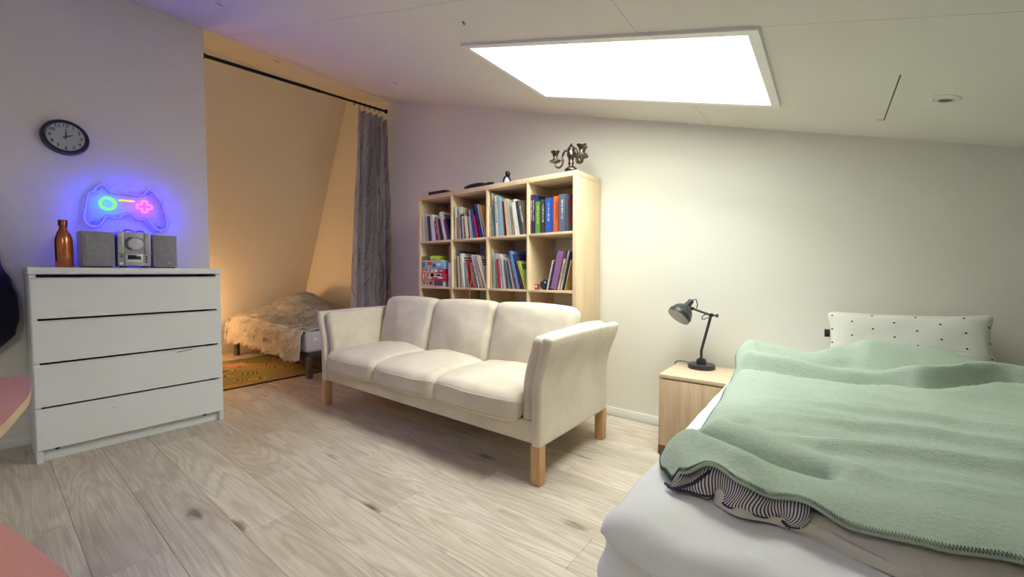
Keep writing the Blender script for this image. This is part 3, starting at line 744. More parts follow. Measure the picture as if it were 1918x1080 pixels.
for s in (-1, 1): 
    box('side_bar', -.002, .012, s*hw-(.030 if s > 0 else 0), s*hw+(.030 if s < 0 else 0), .085, .218, M_silver, st, .004)
    bm = BM(); add_lathe(bm, [(.014, .0005), (.015, .006), (.014, .012)], 16, Matrix.Translation((-.02, s*.05, 0))); obj('foot', bm, M_dk, st, True, 40)
bm = BM(); add_lathe(bm, [(.052, 0), (.052, .004), (.046, .007), (.04, .005)], 40, align_z((0, .002, .150), (1, 0, 0)) @ Matrix.Diagonal((1, .84, 1, 1))); rd = obj('disc_door', bm, M_silver, st, True, 30)
bm = BM(); add_lathe(bm, [(.034, .002), (.034, .009), (.030, .011)], 36, align_z((0, .006, .150), (1, 0, 0))); obj('disc_window', bm, basic('pale lens', (206, 208, 216), .2), rd, True, 30)
bm = BM()
Pc = [(math.cos(a)*.050, math.sin(a)*.046) for a in [R(115+i*10) for i in range(14)]]+[(math.cos(a)*.037, math.sin(a)*.036) for a in [R(245-i*10) for i in range(14)]]
add_prism(bm, Pc, .004, .0085, frame((0, .004, .150), (0, 1, 0), (0, 0, 1))); obj('disc_slot', bm, M_dk, rd)
box('front_panel', -.001, .010, -.045, .038, .016, .086, basic('light silver', (206, 206, 210), .35, .2), st, .002)
box('display', .0095, .0112, -.034, .027, .054, .080, M_lcd, st, .0005)
for z in (.046, .030): box('button_bar', .0095, .013, -.034, .027, z-.007, z, M_silver if z < .04 else M_inkw, st, .001)
for (yy, zz) in ((.054, .072), (.054, .058), (.054, .040), (-.060, .070)): 
    bm = BM(); add_lathe(bm, [(.005, 0), (.005, .003), (.003, .004)], 12, align_z((0, yy, zz), (1, 0, 0))); obj('button', bm, M_dk, st, True, 40)
bm = BM(); add_lathe(bm, [(.009, 0), (.009, .004), (.004, .0045), (.004, .001)], 16, align_z((0, -.062, .028), (1, 0, 0))); obj('headphone_socket', bm, M_inkw, st, True, 40)
bm = BM(); add_tube(bm, smooth_path([(-.06, -.045, .223), (-.05, -.02, .238), (-.05, .01, .226), (-.05, .04, .234), (-.06, .06, .224)], 6), .003, 8); tag(obj('cable', bm, M_dk), 'thin dark cable curled on top of the stereo unit', 'cable'); bpy.data.objects['cable'].location = (SX, .583, CHZ)

# ---------------------------------------------------------------- wall clock
M_navy = basic('dark navy plastic', (30, 28, 52), .35)
ck = thing('wall_clock', 'round wall clock with dark navy rim and black numerals', 'clock', (XW, .334, 1.815)); ck.scale = (1, .93, .93)
FX = .030
bm = BM(); add_lathe(bm, [(.108, 0), (.111, .006), (.110, .030), (.104, .048), (.096, .052), (.089, .050), (.085, .043)], 48, align_z((0, 0, 0), (1, 0, 0)), True); obj('rim', bm, M_navy, ck, True, 40)
bm = BM(); add_lathe(bm, [(.0875, .0402), (.0875, .0440)], 48, align_z((0, 0, 0), (1, 0, 0))); fc = obj('face', bm, basic('clock face', (206, 206, 212), .5, var=.02), ck, True, 30)
for k in range(1, 13):
    a = R(90-30*k); text('numeral', str(k), .029, M_ink, fc, frame((.0445, .070*math.cos(a), .071*math.sin(a)), (0, 1, 0), (0, 0, 1)))
def hand(nm, ang, L, w): 
    a = R(90-ang); M = frame((.0452, 0, 0), (0, math.cos(a), math.sin(a)), (0, -math.sin(a), math.cos(a)))
    bm = BM(); add_prism(bm, [(-.014, -w*1.1), (L*.3, -w), (L, -w*.35), (L, w*.35), (L*.3, w), (-.014, w*1.1)], 0, .0012, M); obj(nm, bm, M_ink, ck)
hand('hour_hand', 62, .038, .0042); hand('minute_hand', 3, .054, .0036)
bm = BM(); add_lathe(bm, [(.005, .045), (.005, .0475), (.003, .0485)], 14, align_z((0, 0, 0), (1, 0, 0))); obj('hub', bm, M_ink, ck, True, 40)
bm = BM(); add_lathe(bm, [(.0885, .0495), (.0885, .0503)], 48, align_z((0, 0, 0), (1, 0, 0))); obj('glass', bm, M_pane, ck, True, 30)

# ---------------------------------------------------------------- neon game controller
ns = thing('neon_sign', 'glowing neon game controller sign on the left wall', 'neon sign', (XW, .6, 1.42))
NEON = [(.476,1.555),(.459,1.538),(.443,1.512),(.426,1.496),(.417,1.471),(.409,1.423),(.402,1.376),(.397,1.342),(.405,1.312),(.421,1.295),(.442,1.29),(.464,1.301),(.48,1.326),(.49,1.352),(.503,1.362),(.518,1.358),(.538,1.351),(.556,1.357),(.572,1.376),(.593,1.384),(.617,1.383),(.632,1.367),(.651,1.354),(.668,1.356),(.69,1.364),(.706,1.349),(.722,1.317),(.742,1.295),(.765,1.291),(.786,1.304),(.798,1.332),(.797,1.362),(.788,1.406),(.778,1.453),(.767,1.493),(.747,1.516),(.734,1.543),(.714,1.557),(.695,1.55),(.683,1.528),(.672,1.516),(.636,1.514),(.597,1.517),(.558,1.516),(.524,1.515),(.51,1.526),(.498,1.548)]
M_nb = emit_rgb('neon blue', (120, 120, 255), (.20, .15, 115)); M_ng = emit_rgb('neon green', (70, 255, 20), (.25, 3.2, .10)); M_ny = emit_rgb('neon amber', (255, 180, 20), (2.4, .75, .03)); M_np = emit_rgb('neon pink', (255, 150, 230), (4.5, .24, 2.6))
NX = .044
def npath(P, k=3, closed=True): return smooth_path([(NX, a-.6, b-1.42) for a, b in P], k, closed)
bm = BM(); add_tube(bm, npath(NEON), .0062, 8, True); obj('outline_tube', bm, M_nb, ns, True)
M_sil = basic('dark blue sleeve', (60, 60, 150), .6, spec=.1)
bm = BM(); add_tube(bm, [p+Vector((-.005, 0, 0)) for p in npath(NEON)], .0080, 8, True); obj('tube_sleeve', bm, M_sil, ns, True)
bm = BM(); add_tube(bm, [(NX, .506-.6+.0335*math.cos(i/32*2*math.pi), 1.4415-1.42+.0365*math.sin(i/32*2*math.pi)) for i in range(32)], .0058, 8, True); obj('stick_ring', bm, M_ng, ns, True)
bm = BM(); add_tube(bm, [(NX, .558-.6, .051), (NX, .631-.6, .052)], .0048, 8); obj('menu_bar', bm, M_ny, ns, True)
a, b = .035, .013
CR = [(-b, a), (b, a), (b, b), (a, b), (a, -b), (b, -b), (b, -a), (-b, -a), (-b, -b), (-a, -b), (-a, b), (-b, b)]
bm = BM(); add_tube(bm, smooth_path([(NX, .682-.6+p, 1.4435-1.42+q) for p, q in CR], 4, True), .0046, 8, True); obj('button_cross', bm, M_np, ns, True)
# clear acrylic backing sheet, mounting pegs
bm = BM(); add_prism(bm, [(p[0]+.006*(1 if p[0] > .6 else -1)-.6, p[1]-1.42) for p in NEON][::-1], NX-.016, NX-.013, Matrix(((0, 0, 1, 0), (1, 0, 0, 0), (0, 1, 0, 0), (0, 0, 0, 1)))); obj('backing_sheet', bm, M_pane, ns)
for (yy, zz) in ((.47, 1.53), (.71, 1.535), (.44, 1.32), (.765, 1.32)):
    bm = BM(); add_lathe(bm, [(.005, 0), (.005, NX-.013)], 12, align_z((0, yy-.6, zz-1.42), (1, 0, 0))); obj('peg', bm, M_silver, ns, True, 40)

# ---------------------------------------------------------------- curtain rod and curtain
M_iron = basic('dark iron', (36, 30, 30), .4, .6)
RX = -3.735
rod0, rod1 = Vector((RX, 1.056, 2.625)), Vector((RX, 2.685, 2.705))
rd = thing('curtain_rod', 'black curtain rod spanning the alcove opening', 'curtain rod', rod0); dv = rod1-rod0
bm = BM(); add_tube(bm, [Vector((0, 0, 0)), dv*.55], .0135, 14); obj('outer_tube', bm, M_iron, rd, True, 50)
bm = BM(); add_tube(bm, [dv*.54, dv*.985], .0105, 14); obj('inner_tube', bm, M_iron, rd, True, 50)
for t, s in ((.004, 1), (.985, -1)):
    bm = BM(); add_lathe(bm, [(.019, -.012), (.022, -.004), (.020, .006), (.014, .014)], 18, align_z(dv*t, dv*s)); obj('end_cap', bm, M_iron, rd, True, 50)

def curtain_mat():
    t = NT('grey curtain with leaf print')
    uv = t.n('ShaderNodeTexCoord').outputs['UV']
    sp = t.n('ShaderNodeSeparateXYZ', Vector=uv); u, v = sp.outputs[0], sp.outputs[1]
    def leafset(nu, nv, ou, ov, slope, dens):
        U = t.math('ADD', t.math('MULTIPLY', u, nu), ou)
        V = t.math('ADD', t.math('MULTIPLY', v, nv), ov)
        V2 = t.math('ADD', V, t.math('MULTIPLY', t.math('FLOOR', U), .37))
        a = t.math('SUBTRACT', t.math('FRACT', U), .5)
        b = t.math('SUBTRACT', t.math('FRACT', V2), .5)
        a = t.math('ADD', a, t.math('MULTIPLY', b, .3))
        aa = t.math('ABSOLUTE', a)
        stem = t.math('LESS_THAN', aa, .012)
        veins = t.math('LESS_THAN', t.math('FRACT', t.math('MULTIPLY', t.math('SUBTRACT', b, t.math('MULTIPLY', aa, slope)), dens)), .11)
        wid = t.math('MULTIPLY', t.math('SUBTRACT', .25, t.math('MULTIPLY', b, b)), 1.25)
        inside = t.math('LESS_THAN', aa, wid)
        edge = t.math('LESS_THAN', t.math('ABSOLUTE', t.math('SUBTRACT', aa, wid)), .012)
        return t.math('MAXIMUM', t.math('MULTIPLY', t.math('MAXIMUM', veins, stem), inside), edge)
    k = t.math('MAXIMUM', leafset(3.3, 4.0, .2, .1, .55, 13), t.math('MULTIPLY', leafset(2.4, 2.9, .63, .55, .8, 11), .5))
    obj_v = t.coord('Object'); n = t.noise(obj_v, 5, 3)
    base = t.ramp(n, [(.3, lin((172, 166, 170))), (.7, lin((188, 182, 186)))])
    t.col(t.mix(t.math('MULTIPLY', k, .75), base, lin((86, 80, 88)))); t.set(Roughness=.85)
    t.b.inputs['Sheen Weight'].default_value = .15; t.bump(t.noise(obj_v, 500, 2), .15, .002); return t.m
ct = thing('curtain', 'grey curtain with dark leaf print gathered at the alcove edge', 'curtain', (RX, 2.47, 0))
ztop, zbot = 2.635, .03
def cfn(u, v):
    z = ztop+(zbot-ztop)*v
    y0 = 2.335-.125*sstep(0, .8, v)-.010*math.sin(v*6); y1 = 2.655+.012*sstep(0, .5, v)+.0*v
    y = y0+(y1-y0)*u
    ph = u*2*math.pi*5.2+.6*nz(u*3, v*2.5)
    amp = (.022+.022*sstep(0, .35, v))
    x = amp*math.sin(ph)+.010*math.sin(ph*2.3+v*5)+.012*nz(u*6, v*7, 2)
    y += .010*math.cos(ph)*(1-abs(2*u-1))
    sag = .030*abs(math.sin(u*math.pi*5))**2+.02*sstep(.8, 1, u)
    if v < .06: z -= sag*(1-v/.06)
    return Vector((x+.008, y-2.47, z))
bm = BM(); add_grid(bm, cfn, 130, 110, 'uv'); cf = obj('fabric', bm, curtain_mat(), ct, True)
md = cf.modifiers.new('thickness', 'SOLIDIFY'); md.thickness = .0018
for t in (.765, .80, .835, .87, .905, .94):
    p = rod0+dv*t
    bm = BM(); rr = .021
    add_tube(bm, [(RX-RX+rr*math.cos(i/20*2*math.pi), p.y-2.47+.004*math.sin(i), p.z-.010+rr*math.sin(i/20*2*math.pi)) for i in range(20)], .0026, 6, True); obj('ring', bm, M_iron, ct, True)

# ---------------------------------------------------------------- alcove bed, throw, rug, lamp
M_matt = basic('lavender white mattress', (212, 210, 222), .85, var=.04, bump=.2, bscale=120)
M_steel = basic('grey metal leg', (112, 108, 106), .4, .5)
ab = thing('alcove_bed', 'low single bed on round grey metal legs inside the alcove', 'bed', (-4.84, 2.25, 0))
AX0, AX1, AY0, AY1 = -5.74, -3.84, 1.835, 2.665
def dm(p):
    f = Vector(p); f.z += .004*nz(p.x*5, p.y*5); return f
bm = BM(); add_soft(bm, (AX1-AX0)/2, (AY1-AY0)/2, .10, .035, dm, 10, 4); xform(bm.verts, Matrix.Translation(((AX0+AX1)/2+4.84, 0, .345))); obj('mattress', bm, M_matt, ab, True)
box('bed_frame', AX0+.03+4.84, AX1-.015+4.84, AY0+.02-2.25, AY1-.02-2.25, .20, .25, M_dk, ab, .006)
for x in (AX0+.06, AX1-.035):
    for y in (AY0+.04, AY1-.06):
        bm = BM(); add_lathe(bm, [(.030, 0), (.031, .004), (.031, .215)], 22, Matrix.Translation((x+4.84, y-2.25, 0))); obj('leg', bm, M_steel, ab, True, 40)
box('care_label', AX1-.0005+4.84, AX1+.0012+4.84, 1.905-2.25, 1.935-2.25, .36, .385, M_inkw, ab, 0)

def fur_mat():
    t = NT('cream shaggy fur'); v = t.coord('Object'); n = t.noise(v, 7, 4)
    t.col(t.ramp(n, [(.3, lin((226, 218, 208))), (.65, lin((248, 244, 238)))])); t.set(Roughness=.9)
    t.b.inputs['Sheen Weight'].default_value = .4; t.bump(t.noise(v, 60, 4, .7), .8, .02); return t.m
M_fur = fur_mat()
FX0, FX1 = -5.735, -3.862
def throw_h(x, y):
    h = .475
    h += .265*gauss(x+5.02, .46)*gauss(y-2.32, .34)      # pillow and duvet lump beneath
    h += .09*gauss(x+4.35, .5)*gauss(y-2.3, .3)
    h += .02*nz(x*4, y*4)+.012*nz(x*11, y*11)
    return h
def tfn(u, v):
    x = FX0+(FX1-FX0)*u
    L = .86; D = .29+.03*nz(x*6, 3)+.02*nz(x*17, 5)
    s = v*(L+D)
    if s <= L:
        y = 2.645-(2.645-1.83)*s/L; z = throw_h(x, y)
        e = sstep(L-.10, L, s); z -= .015*e
        if u > .93: z -= .02*sstep(.93, 1, u)
    else:
        q = s-L; y = 1.822-.030*sstep(0, .07, q)-.03*q+.01*nz(x*9, q*6); z = throw_h(x, 1.83)-.012-q
    return Vector((x+.012*nz(y*7, z*7, 4), y, z))
th = thing('fur_throw', 'shaggy cream fur throw draped over the alcove bed', 'throw', (-4.84, 1.83, .47)); OFF = Vector((4.84, -1.83, -.47))
bm = BM(); add_grid(bm, lambda u, v: tfn(u, v)+OFF, 110, 70); to = obj('fur_base', bm, M_fur, th, True); md = to.modifiers.new('thickness', 'SOLIDIFY'); md.thickness = .008; md.offset = 0
rnd = random.Random(3); vs, fs = [], []
for i in range(34000):
    u, v = rnd.random(), rnd.random()**.85
    p = tfn(u, v)+OFF; q1 = tfn(min(1, u+.004), v)+OFF; q2 = tfn(u, min(1, v+.004))+OFF
    if u > .995 or v > .995: continue
    tu = (q1-p); tv = (q2-p); nn = tu.cross(tv)
    if nn.length < 1e-9: continue
    nn.normalize(); nn = -nn if nn.dot(Vector((.2, -.6, .7))) < 0 else nn
    cl = noise.noise_vector(p*17)
    dirv = (tv.normalized()*.8+nn*.7+cl*1.0+Vector((rnd.uniform(-.3, .3), rnd.uniform(-.3, .3), rnd.uniform(-.3, .2)))).normalized()
    L = rnd.uniform(.024, .052); w = rnd.uniform(.0014, .0034)
    side = dirv.cross(nn).normalized()*w
    b = len(vs); m = p+dirv*L*.55+nn*.004; e = p+dirv*L-nn*.002
    vs += [p-side, p+side, m+side*.9, m-side*.9, e]; fs += [(b, b+1, b+2, b+3), (b+3, b+2, b+4)]
me = bpy.data.meshes.new('fur_strands'); me.from_pydata([tuple(v) for v in vs], [], fs); me.materials.append(M_fur)
fo = bpy.data.objects.new('fur_strands', me); COL.objects.link(fo); fo.parent = th; fo['kind'] = 'stuff'

def rug_mat():
    t = NT('printed play rug'); v = t.coord('Object')
    vor = t.n('ShaderNodeTexVoronoi', {'feature': 'F1'}, Vector=v, Scale=3.1, Randomness=.9)
    d = vor.outputs['Distance']; n = t.noise(v, 6, 2)
    rings = t.math('FRACT', t.math('ADD', t.math('MULTIPLY', d, 15.0), t.math('MULTIPLY', n, .8)))
    hue = t.n('ShaderNodeSeparateColor', Color=vor.outputs['Color'])
    pal = t.ramp(hue.outputs[0], [(.1, lin((150, 128, 36))), (.35, lin((196, 160, 52))), (.55, lin((92, 104, 42))), (.8, lin((170, 128, 84)))])
    c = t.mix(t.math('LESS_THAN', rings, .30), pal, lin((64, 54, 44)))
    c = t.mix(t.math('MULTIPLY', t.math('GREATER_THAN', rings, .82), .8), c, lin((214, 192, 120)))
    vb = t.n('ShaderNodeTexVoronoi', {'feature': 'F1', 'distance': 'CHEBYCHEV'}, Vector=v, Scale=2.3, Randomness=.7)
    hb = t.n('ShaderNodeSeparateColor', Color=vb.outputs['Color'])
    sq = t.math('MULTIPLY', t.math('LESS_THAN', vb.outputs['Distance'], .22), t.math('GREATER_THAN', hb.outputs[1], .62))
    c = t.mix(sq, c, lin((196, 142, 104)))
    t.col(c); t.set(Roughness=.95); t.bump(t.noise(v, 600, 2), .4, .003); return t.m
rg = thing('rug', 'yellow and green patterned rug with black edge on the alcove floor', 'rug', (-4.69, 1.46, 0))
bm = BM(); add_box(bm, -.635, .635, -.645, .645, .0006, .007); obj('pile', bm, rug_mat(), rg)
M_edge = basic('black rug binding', (24, 22, 22), .9)
for (a, b, c, d) in ((-.655, .655, -.66, -.645), (-.655, .655, .645, .66), (-.655, -.635, -.645, .645), (.635, .655, -.645, .645)): box('binding', a, b, c, d, .0005, .008, M_edge, rg, .001)

# bedside lamp hidden round the corner of the wall: the warm light of the alcove
al = thing('bedside_lamp', 'warm glowing globe lamp on a small stool in the alcove', 'lamp', (-5.48, 1.14, .42))
bm = BM(); add_lathe(bm, [(.055, 0), (.058, .01), (.03, .03), (.018, .06), (.018, .09)], 20); obj('base', bm, M_steel, al, True, 40)
bm = BM(); add_lathe(bm, [(.085*math.sin(math.pi*i/16)+1e-5, .165-.085*math.cos(math.pi*i/16)) for i in range(17)], 24); obj('globe', bm, emit('warm globe', (255, 198, 134), 78), al, True)
stl = thing('stool', 'small round stool carrying the globe lamp', 'stool', (-5.48, 1.14, 0))
bm = BM(); add_lathe(bm, [(.15, .39), (.16, .4), (.16, .415), (.15, .4195)], 28); obj('seat', bm, M_leg, stl, True, 40)
for k in range(3):
    a = k*2.094; bm = BM(); add_tube(bm, [(.10*math.cos(a), .10*math.sin(a), .40), (.14*math.cos(a), .14*math.sin(a), 0.004)], .013, 10); obj('leg', bm, M_leg, stl, True, 50)

# ---------------------------------------------------------------- nightstand and desk lamp
M_oak = wood('light oak veneer', (224, 201, 170), (180, 148, 114), .8, .5, 'Z', .75)
M_oakt = wood('light oak top', (228, 208, 180), (210, 186, 154), .45, .5, 'X', .6)
NX0, NX1, NY0, NY1, NZ = -.722, -.345, 2.262, 2.640, .446
nt = thing('nightstand', 'light oak nightstand between the wall and the bed', 'nightstand', (NX0, NY0, 0)); w, d = NX1-NX0, NY1-NY0
box('top_panel', 0, w, 0, d, NZ-.020, NZ, M_oakt, nt, .0015)
box('side_panel', 0, .018, .004, d, .05, NZ-.0205, M_oak, nt, .001); box('side_panel', w-.018, w, .004, d, .05, NZ-.0205, M_oak, nt, .001)
box('back_panel', .018, w-.018, d-.010, d-.002, .06, NZ-.0205, M_oak, nt, 0); box('bottom_panel', .018, w-.018, .02, d-.01, .05, .068, M_oak, nt, 0)
dr = box('door', .002, w-.052, .001, .017, .052, NZ-.026, M_oak, nt, .001)
box('filler_strip', w-.046, w-.018, .006, .02, .052, NZ-.0205, M_oak, nt, .001); box('grip_gap', w-.053, w-.045, .012, .02, .06, NZ-.024, M_slot, nt, 0)
M_footw = wood('brown foot', (110, 80, 56), (82, 58, 40), 1, .5)
for x in (.02, w-.06):
    for y in (.012, d-.05): box('foot', x-.02 if x < .1 else x, x+.025, y-.014, y+.035, 0, .0495, M_footw, nt, .003)

M_lampb = basic('dark gunmetal paint', (62, 62, 64), .32, .35, var=.1, vscale=30); M_lampin = basic('white lamp inside', (232, 232, 226), .5)
LX, LY = -.571, 2.55
dl = thing('desk_lamp', 'dark grey jointed desk lamp standing on the nightstand', 'lamp', (LX, LY, NZ))
bm = BM(); add_lathe(bm, [(.072, .0006), (.0735, .004), (.0735, .020), (.070, .0245), (.02, .026)], 36); obj('base', bm, M_lampb, dl, True, 40)
bm = BM(); add_box(bm, -.024, .024, -.018, .018, .024, .052, .004); add_box(bm, -.016, .016, -.014, .014, .05, .058, .002); obj('socket_block', bm, M_lampb, dl, True, 40)
def q(x, z, y=0.0): return Vector((x-LX, y, z-NZ))
bm = BM(); add_tube(bm, smooth_path([q(-.572, .50), q(-.572, .545), q(-.569, .562), q(-.55, .645), q(-.524, .755)], 5), .0075, 12); obj('stem', bm, M_lampb, dl, True, 50)
bm = BM(); add_lathe(bm, [(.010, -.016), (.012, -.010), (.012, .012), (.008, .016)], 16, align_z(q(-.522, .758), (0, 1, 0))); add_lathe(bm, [(.005, 0), (.005, .020), (.011, .021), (.011, .028)], 14, align_z(q(-.515, .758), (1, -.2, 0))); obj('elbow_joint', bm, M_lampb, dl, True, 40)
bm = BM(); add_tube(bm, [q(-.520, .757), q(-.622, .790)], .0065, 12); obj('upper_arm', bm, M_lampb, dl, True, 50)
bm = BM(); add_lathe(bm, [(.008, -.012), (.010, -.006), (.010, .008), (.006, .012)], 14, align_z(q(-.624, .791), (0, 1, 0))); add_tube(bm, [q(-.622, .79), q(-.645, .800, -.008)], .007, 10); obj('shade_joint', bm, M_lampb, dl, True, 40)
ax = Vector((-.40, -.58, -.71)).normalized()     # shade opening direction
top = q(-.645, .815, -.012)
Ms = align_z(top, ax)
bm = BM(); add_lathe(bm, [(.020, .012), (.026, .018), (.044, .032), (.058, .052), (.065, .076), (.068, .078), (.068, .086), (.066, .100), (.0635, .1005), (.063, .078), (.055, .054), (.040, .034), (.018, .018)], 40, Ms, False)
obj('shade', bm, M_lampb, dl, True, 50)
bm = BM(); add_lathe(bm, [(.0630, .0995), (.0625, .078), (.0545, .0545), (.0395, .0345), (.0175, .0185), (.001, .0180)], 40, Ms, False); obj('shade_lining', bm, M_lampin, dl, True)
bm = BM(); add_lathe(bm, [(.010, -.034), (.016, -.030), (.017, -.010), (.021, .008), (.022, .016)], 24, Ms); obj('shade_collar', bm, M_lampb, dl, True, 40)
bm = BM(); ball(bm, Ms @ Vector((0, 0, .055)), .022, .022, .022); obj('bulb', bm, M_lampin, dl, True)
e0 = Ms @ Vector((0, 0, -.034))
bm = BM(); add_tube(bm, smooth_path([e0, e0+Vector((.020, .01, .006)), q(-.603, .836), q(-.598, .815), q(-.603, .793)], 6), .0028, 8)
add_tube(bm, smooth_path([q(-.545, .765), q(-.565, .752), q(-.572, .735), q(-.558, .733), q(-.54, .742), q(-.531, .735)], 6), .0026, 8); obj('cord', bm, M_lampb, dl, True)
bm = BM(); add_tube(bm, smooth_path([Vector((-.065, .02, .014)), Vector((-.10, .03, .020)), Vector((-.135, .03, .019)), Vector((-.152, .03, .010)), Vector((-.158, .032, -.02)), Vector((-.160, .04, -.2))], 6), .0026, 8); obj('power_cord', bm, M_lampb, dl, True)

# ---------------------------------------------------------------- bed
BXL, BXR, BYF, BYH, BTOP = -.332, 1.262, .668, 2.668, .56
M_sheet = fabric('white cotton sheet', (248, 248, 250), 500, .02)
M_base = basic('pale bed base', (190, 182, 170), .8)
bd = thing('bed', 'wide bed with white fitted sheet standing against the back wall', 'bed', ((BXL+BXR)/2, (BYF+BYH)/2, 0))
hx, hy = (BXR-BXL)/2, (BYH-BYF)/2
box('bed_base', -hx+.02, hx-.02, -hy+.02, hy-.01, .10, .335, M_base, bd, .01)
for sx in (-1, 1):
    for sy in (-1, 1):
        bm = BM(); add_lathe(bm, [(.025, 0), (.03, .10)], 18, Matrix.Translation((sx*(hx-.08), sy*(hy-.08), 0))); obj('leg', bm, M_steel, bd, True, 40)
def dsheet(p):
    f = Vector(p); x, y = p.x, p.y
    top = sstep(-.02, .09, p.z)
    w = .005*nz(x*5, y*5)+.003*nz(x*16, y*9, 2)-.006*gauss((x+hx-.62)-.25*(y+hy)-.02*nz(y*8, 1), .012)*gauss(y+hy-.1, .12)
    c = gauss(math.hypot(x+hx, y+hy), .35)
    w += c*.006*math.sin((x+hx)*40-(y+hy)*25+3*nz(x*4, y*4))
    f.z += w*top
    if top < .9:
        k = .006*nz(x*7+p.z*5, y*7, p.z*6)+c*.006*math.sin(p.z*60+x*22+y*22)
        if abs(y+hy) < .06: f.y += k
        if abs(x+hx) < .06: f.x += k
    return f
bm = BM(); add_soft(bm, hx, hy, .112, .05, dsheet, 46, 6); xform(bm.verts, Matrix.Translation((0, 0, .448))); obj('fitted_sheet', bm, M_sheet, bd, True)

# pillow leaning on the wall
def pillow_mat():
    t = NT('white muslin with dark dots'); v = t.coord('Object'); sp = t.n('ShaderNodeSeparateXYZ', Vector=v)
    u = t.math('MULTIPLY', sp.outputs[0], 13.5); w = t.math('MULTIPLY', sp.outputs[2], 15.0)
    col = t.math('FLOOR', u); odd = t.math('MULTIPLY', t.math('MODULO', t.math('ABSOLUTE', col), 2.0), .5)
    fu = t.math('SUBTRACT', t.math('FRACT', u), .5); fw = t.math('SUBTRACT', t.math('FRACT', t.math('ADD', w, odd)), .5)
    d = t.math('SQRT', t.math('ADD', t.math('MULTIPLY', fu, fu), t.math('MULTIPLY', fw, fw)))
    n = t.noise(v, 4, 4); base = t.ramp(n, [(.3, lin((226, 224, 212))), (.7, lin((238, 237, 228)))])
    t.col(t.mix(t.math('LESS_THAN', d, .052), base, lin((44, 44, 48)))); t.set(Roughness=.92); t.b.inputs['Specular IOR Level'].default_value = .1
    wr = t.noise(t.coord('Object', (3, 30, 40)), 2.5, 4, .6); t.bump(t.math('ADD', wr, t.math('MULTIPLY', t.noise(v, 350, 2), .3)), .35, .006); return t.m
pl = thing('pillow', 'white pillow with small dark dots leaning on the wall', 'pillow', (.285, 2.578, .692)); pl.rotation_euler = (R(-17), R(-1.5), 0)
PWX, PHZ, PT = .272, .118, .066
def dpil(p):
    u, w = p.x/PWX, p.z/PHZ
    k = max(0, (1-u**6)*(1-w**4))**.5
    f = Vector(p); f.y = p.y*(.10+.9*k); c = (abs(u)*abs(w))**3
    f.x *= 1-.03*(1-w*w)+.06*c; f.z *= 1-.03*(1-u*u)+.10*c
    f.y += .005*nz(p.x*8, p.z*12, 4); f.z += .004*nz(p.x*9, 3, 1); return f
bm = BM(); add_soft(bm, PWX, PT, PHZ, .030, dpil, 30, 6); obj('pillow_case', bm, pillow_mat(), pl, True)
box('label_tag', -PWX-.018, -PWX+.004, -.004, -.001, -.004, .034, M_blk, pl, .0005); 

# ---------------------------------------------------------------- green fleece blanket over a duvet
def interp(tab, x):
    if x <= tab[0][0]: return tab[0][1]
    for (a, b), (c, d) in zip(tab, tab[1:]):
        if x <= c:
            t = (x-a)/(c-a); t = t*t*(3-2*t); return b+(d-b)*t
    return tab[-1][1]
YFT = [(-.31, .965), (-.285, .885), (-.255, .845), (-.235, .836), (-.17, .842), (-.112, .818), (-.072, .827), (-.026, .818), (.041, .802), (.127, .803), (.214, .827), (.45, .84), (.8, .83), (1.26, .84)]
ZFT = [(-.31, .572), (-.245, .573), (-.223, .605), (-.17, .637), (-.112, .627), (-.072, .612), (-.026, .626), (.041, .610), (.127, .618), (.214, .620), (.5, .618), (1.26, .615)]
XLT = [(.80, -.28), (.95, -.305), (1.03, -.292), (1.12, -.262), (1.43, -.272), (1.69, -.288), (1.92, -.30), (2.1, -.325), (2.25, -.335), (2.5, -.335)]
YHT = [(-.34, 2.36), (-.1, 2.40), (.06, 2.44), (.2, 2.46), (.5, 2.42), (.8, 2.40), (1.26, 2.40)]
YCT = [(-.34, 1.80), (-.27, 1.76), (-.19, 1.69), (.02, 1.68), (.22, 1.74), (.50, 1.98), (1.26, 2.06)]   # line of the crest
RLT = [(-.34, .085), (-.15, .070), (.04, .045), (.12, .040), (.25, .075), (.45, .070), (.62, .045), (1.26, .04)]
UPT = [(-.34, .075), (-.18, .055), (-.05, .030), (.06, .060), (.15, .095), (.3, .075), (.5, .035), (1.26, .02)]
UYT = [(-.34, 2.06), (-.1, 2.15), (.1, 2.26), (.4, 2.30), (1.26, 2.32)]
def ridge(x, y, pts, w, side=None):
    """signed gaussian of the distance to a polyline"""
    best = 9
    for (ax_, ay_), (bx_, by_) in zip(pts, pts[1:]):
        dx, dy = bx_-ax_, by_-ay_; t = max(0, min(1, ((x-ax_)*dx+(y-ay_)*dy)/(dx*dx+dy*dy)))
        best = min(best, math.hypot(x-ax_-dx*t, y-ay_-dy*t))
    return gauss(best, w)
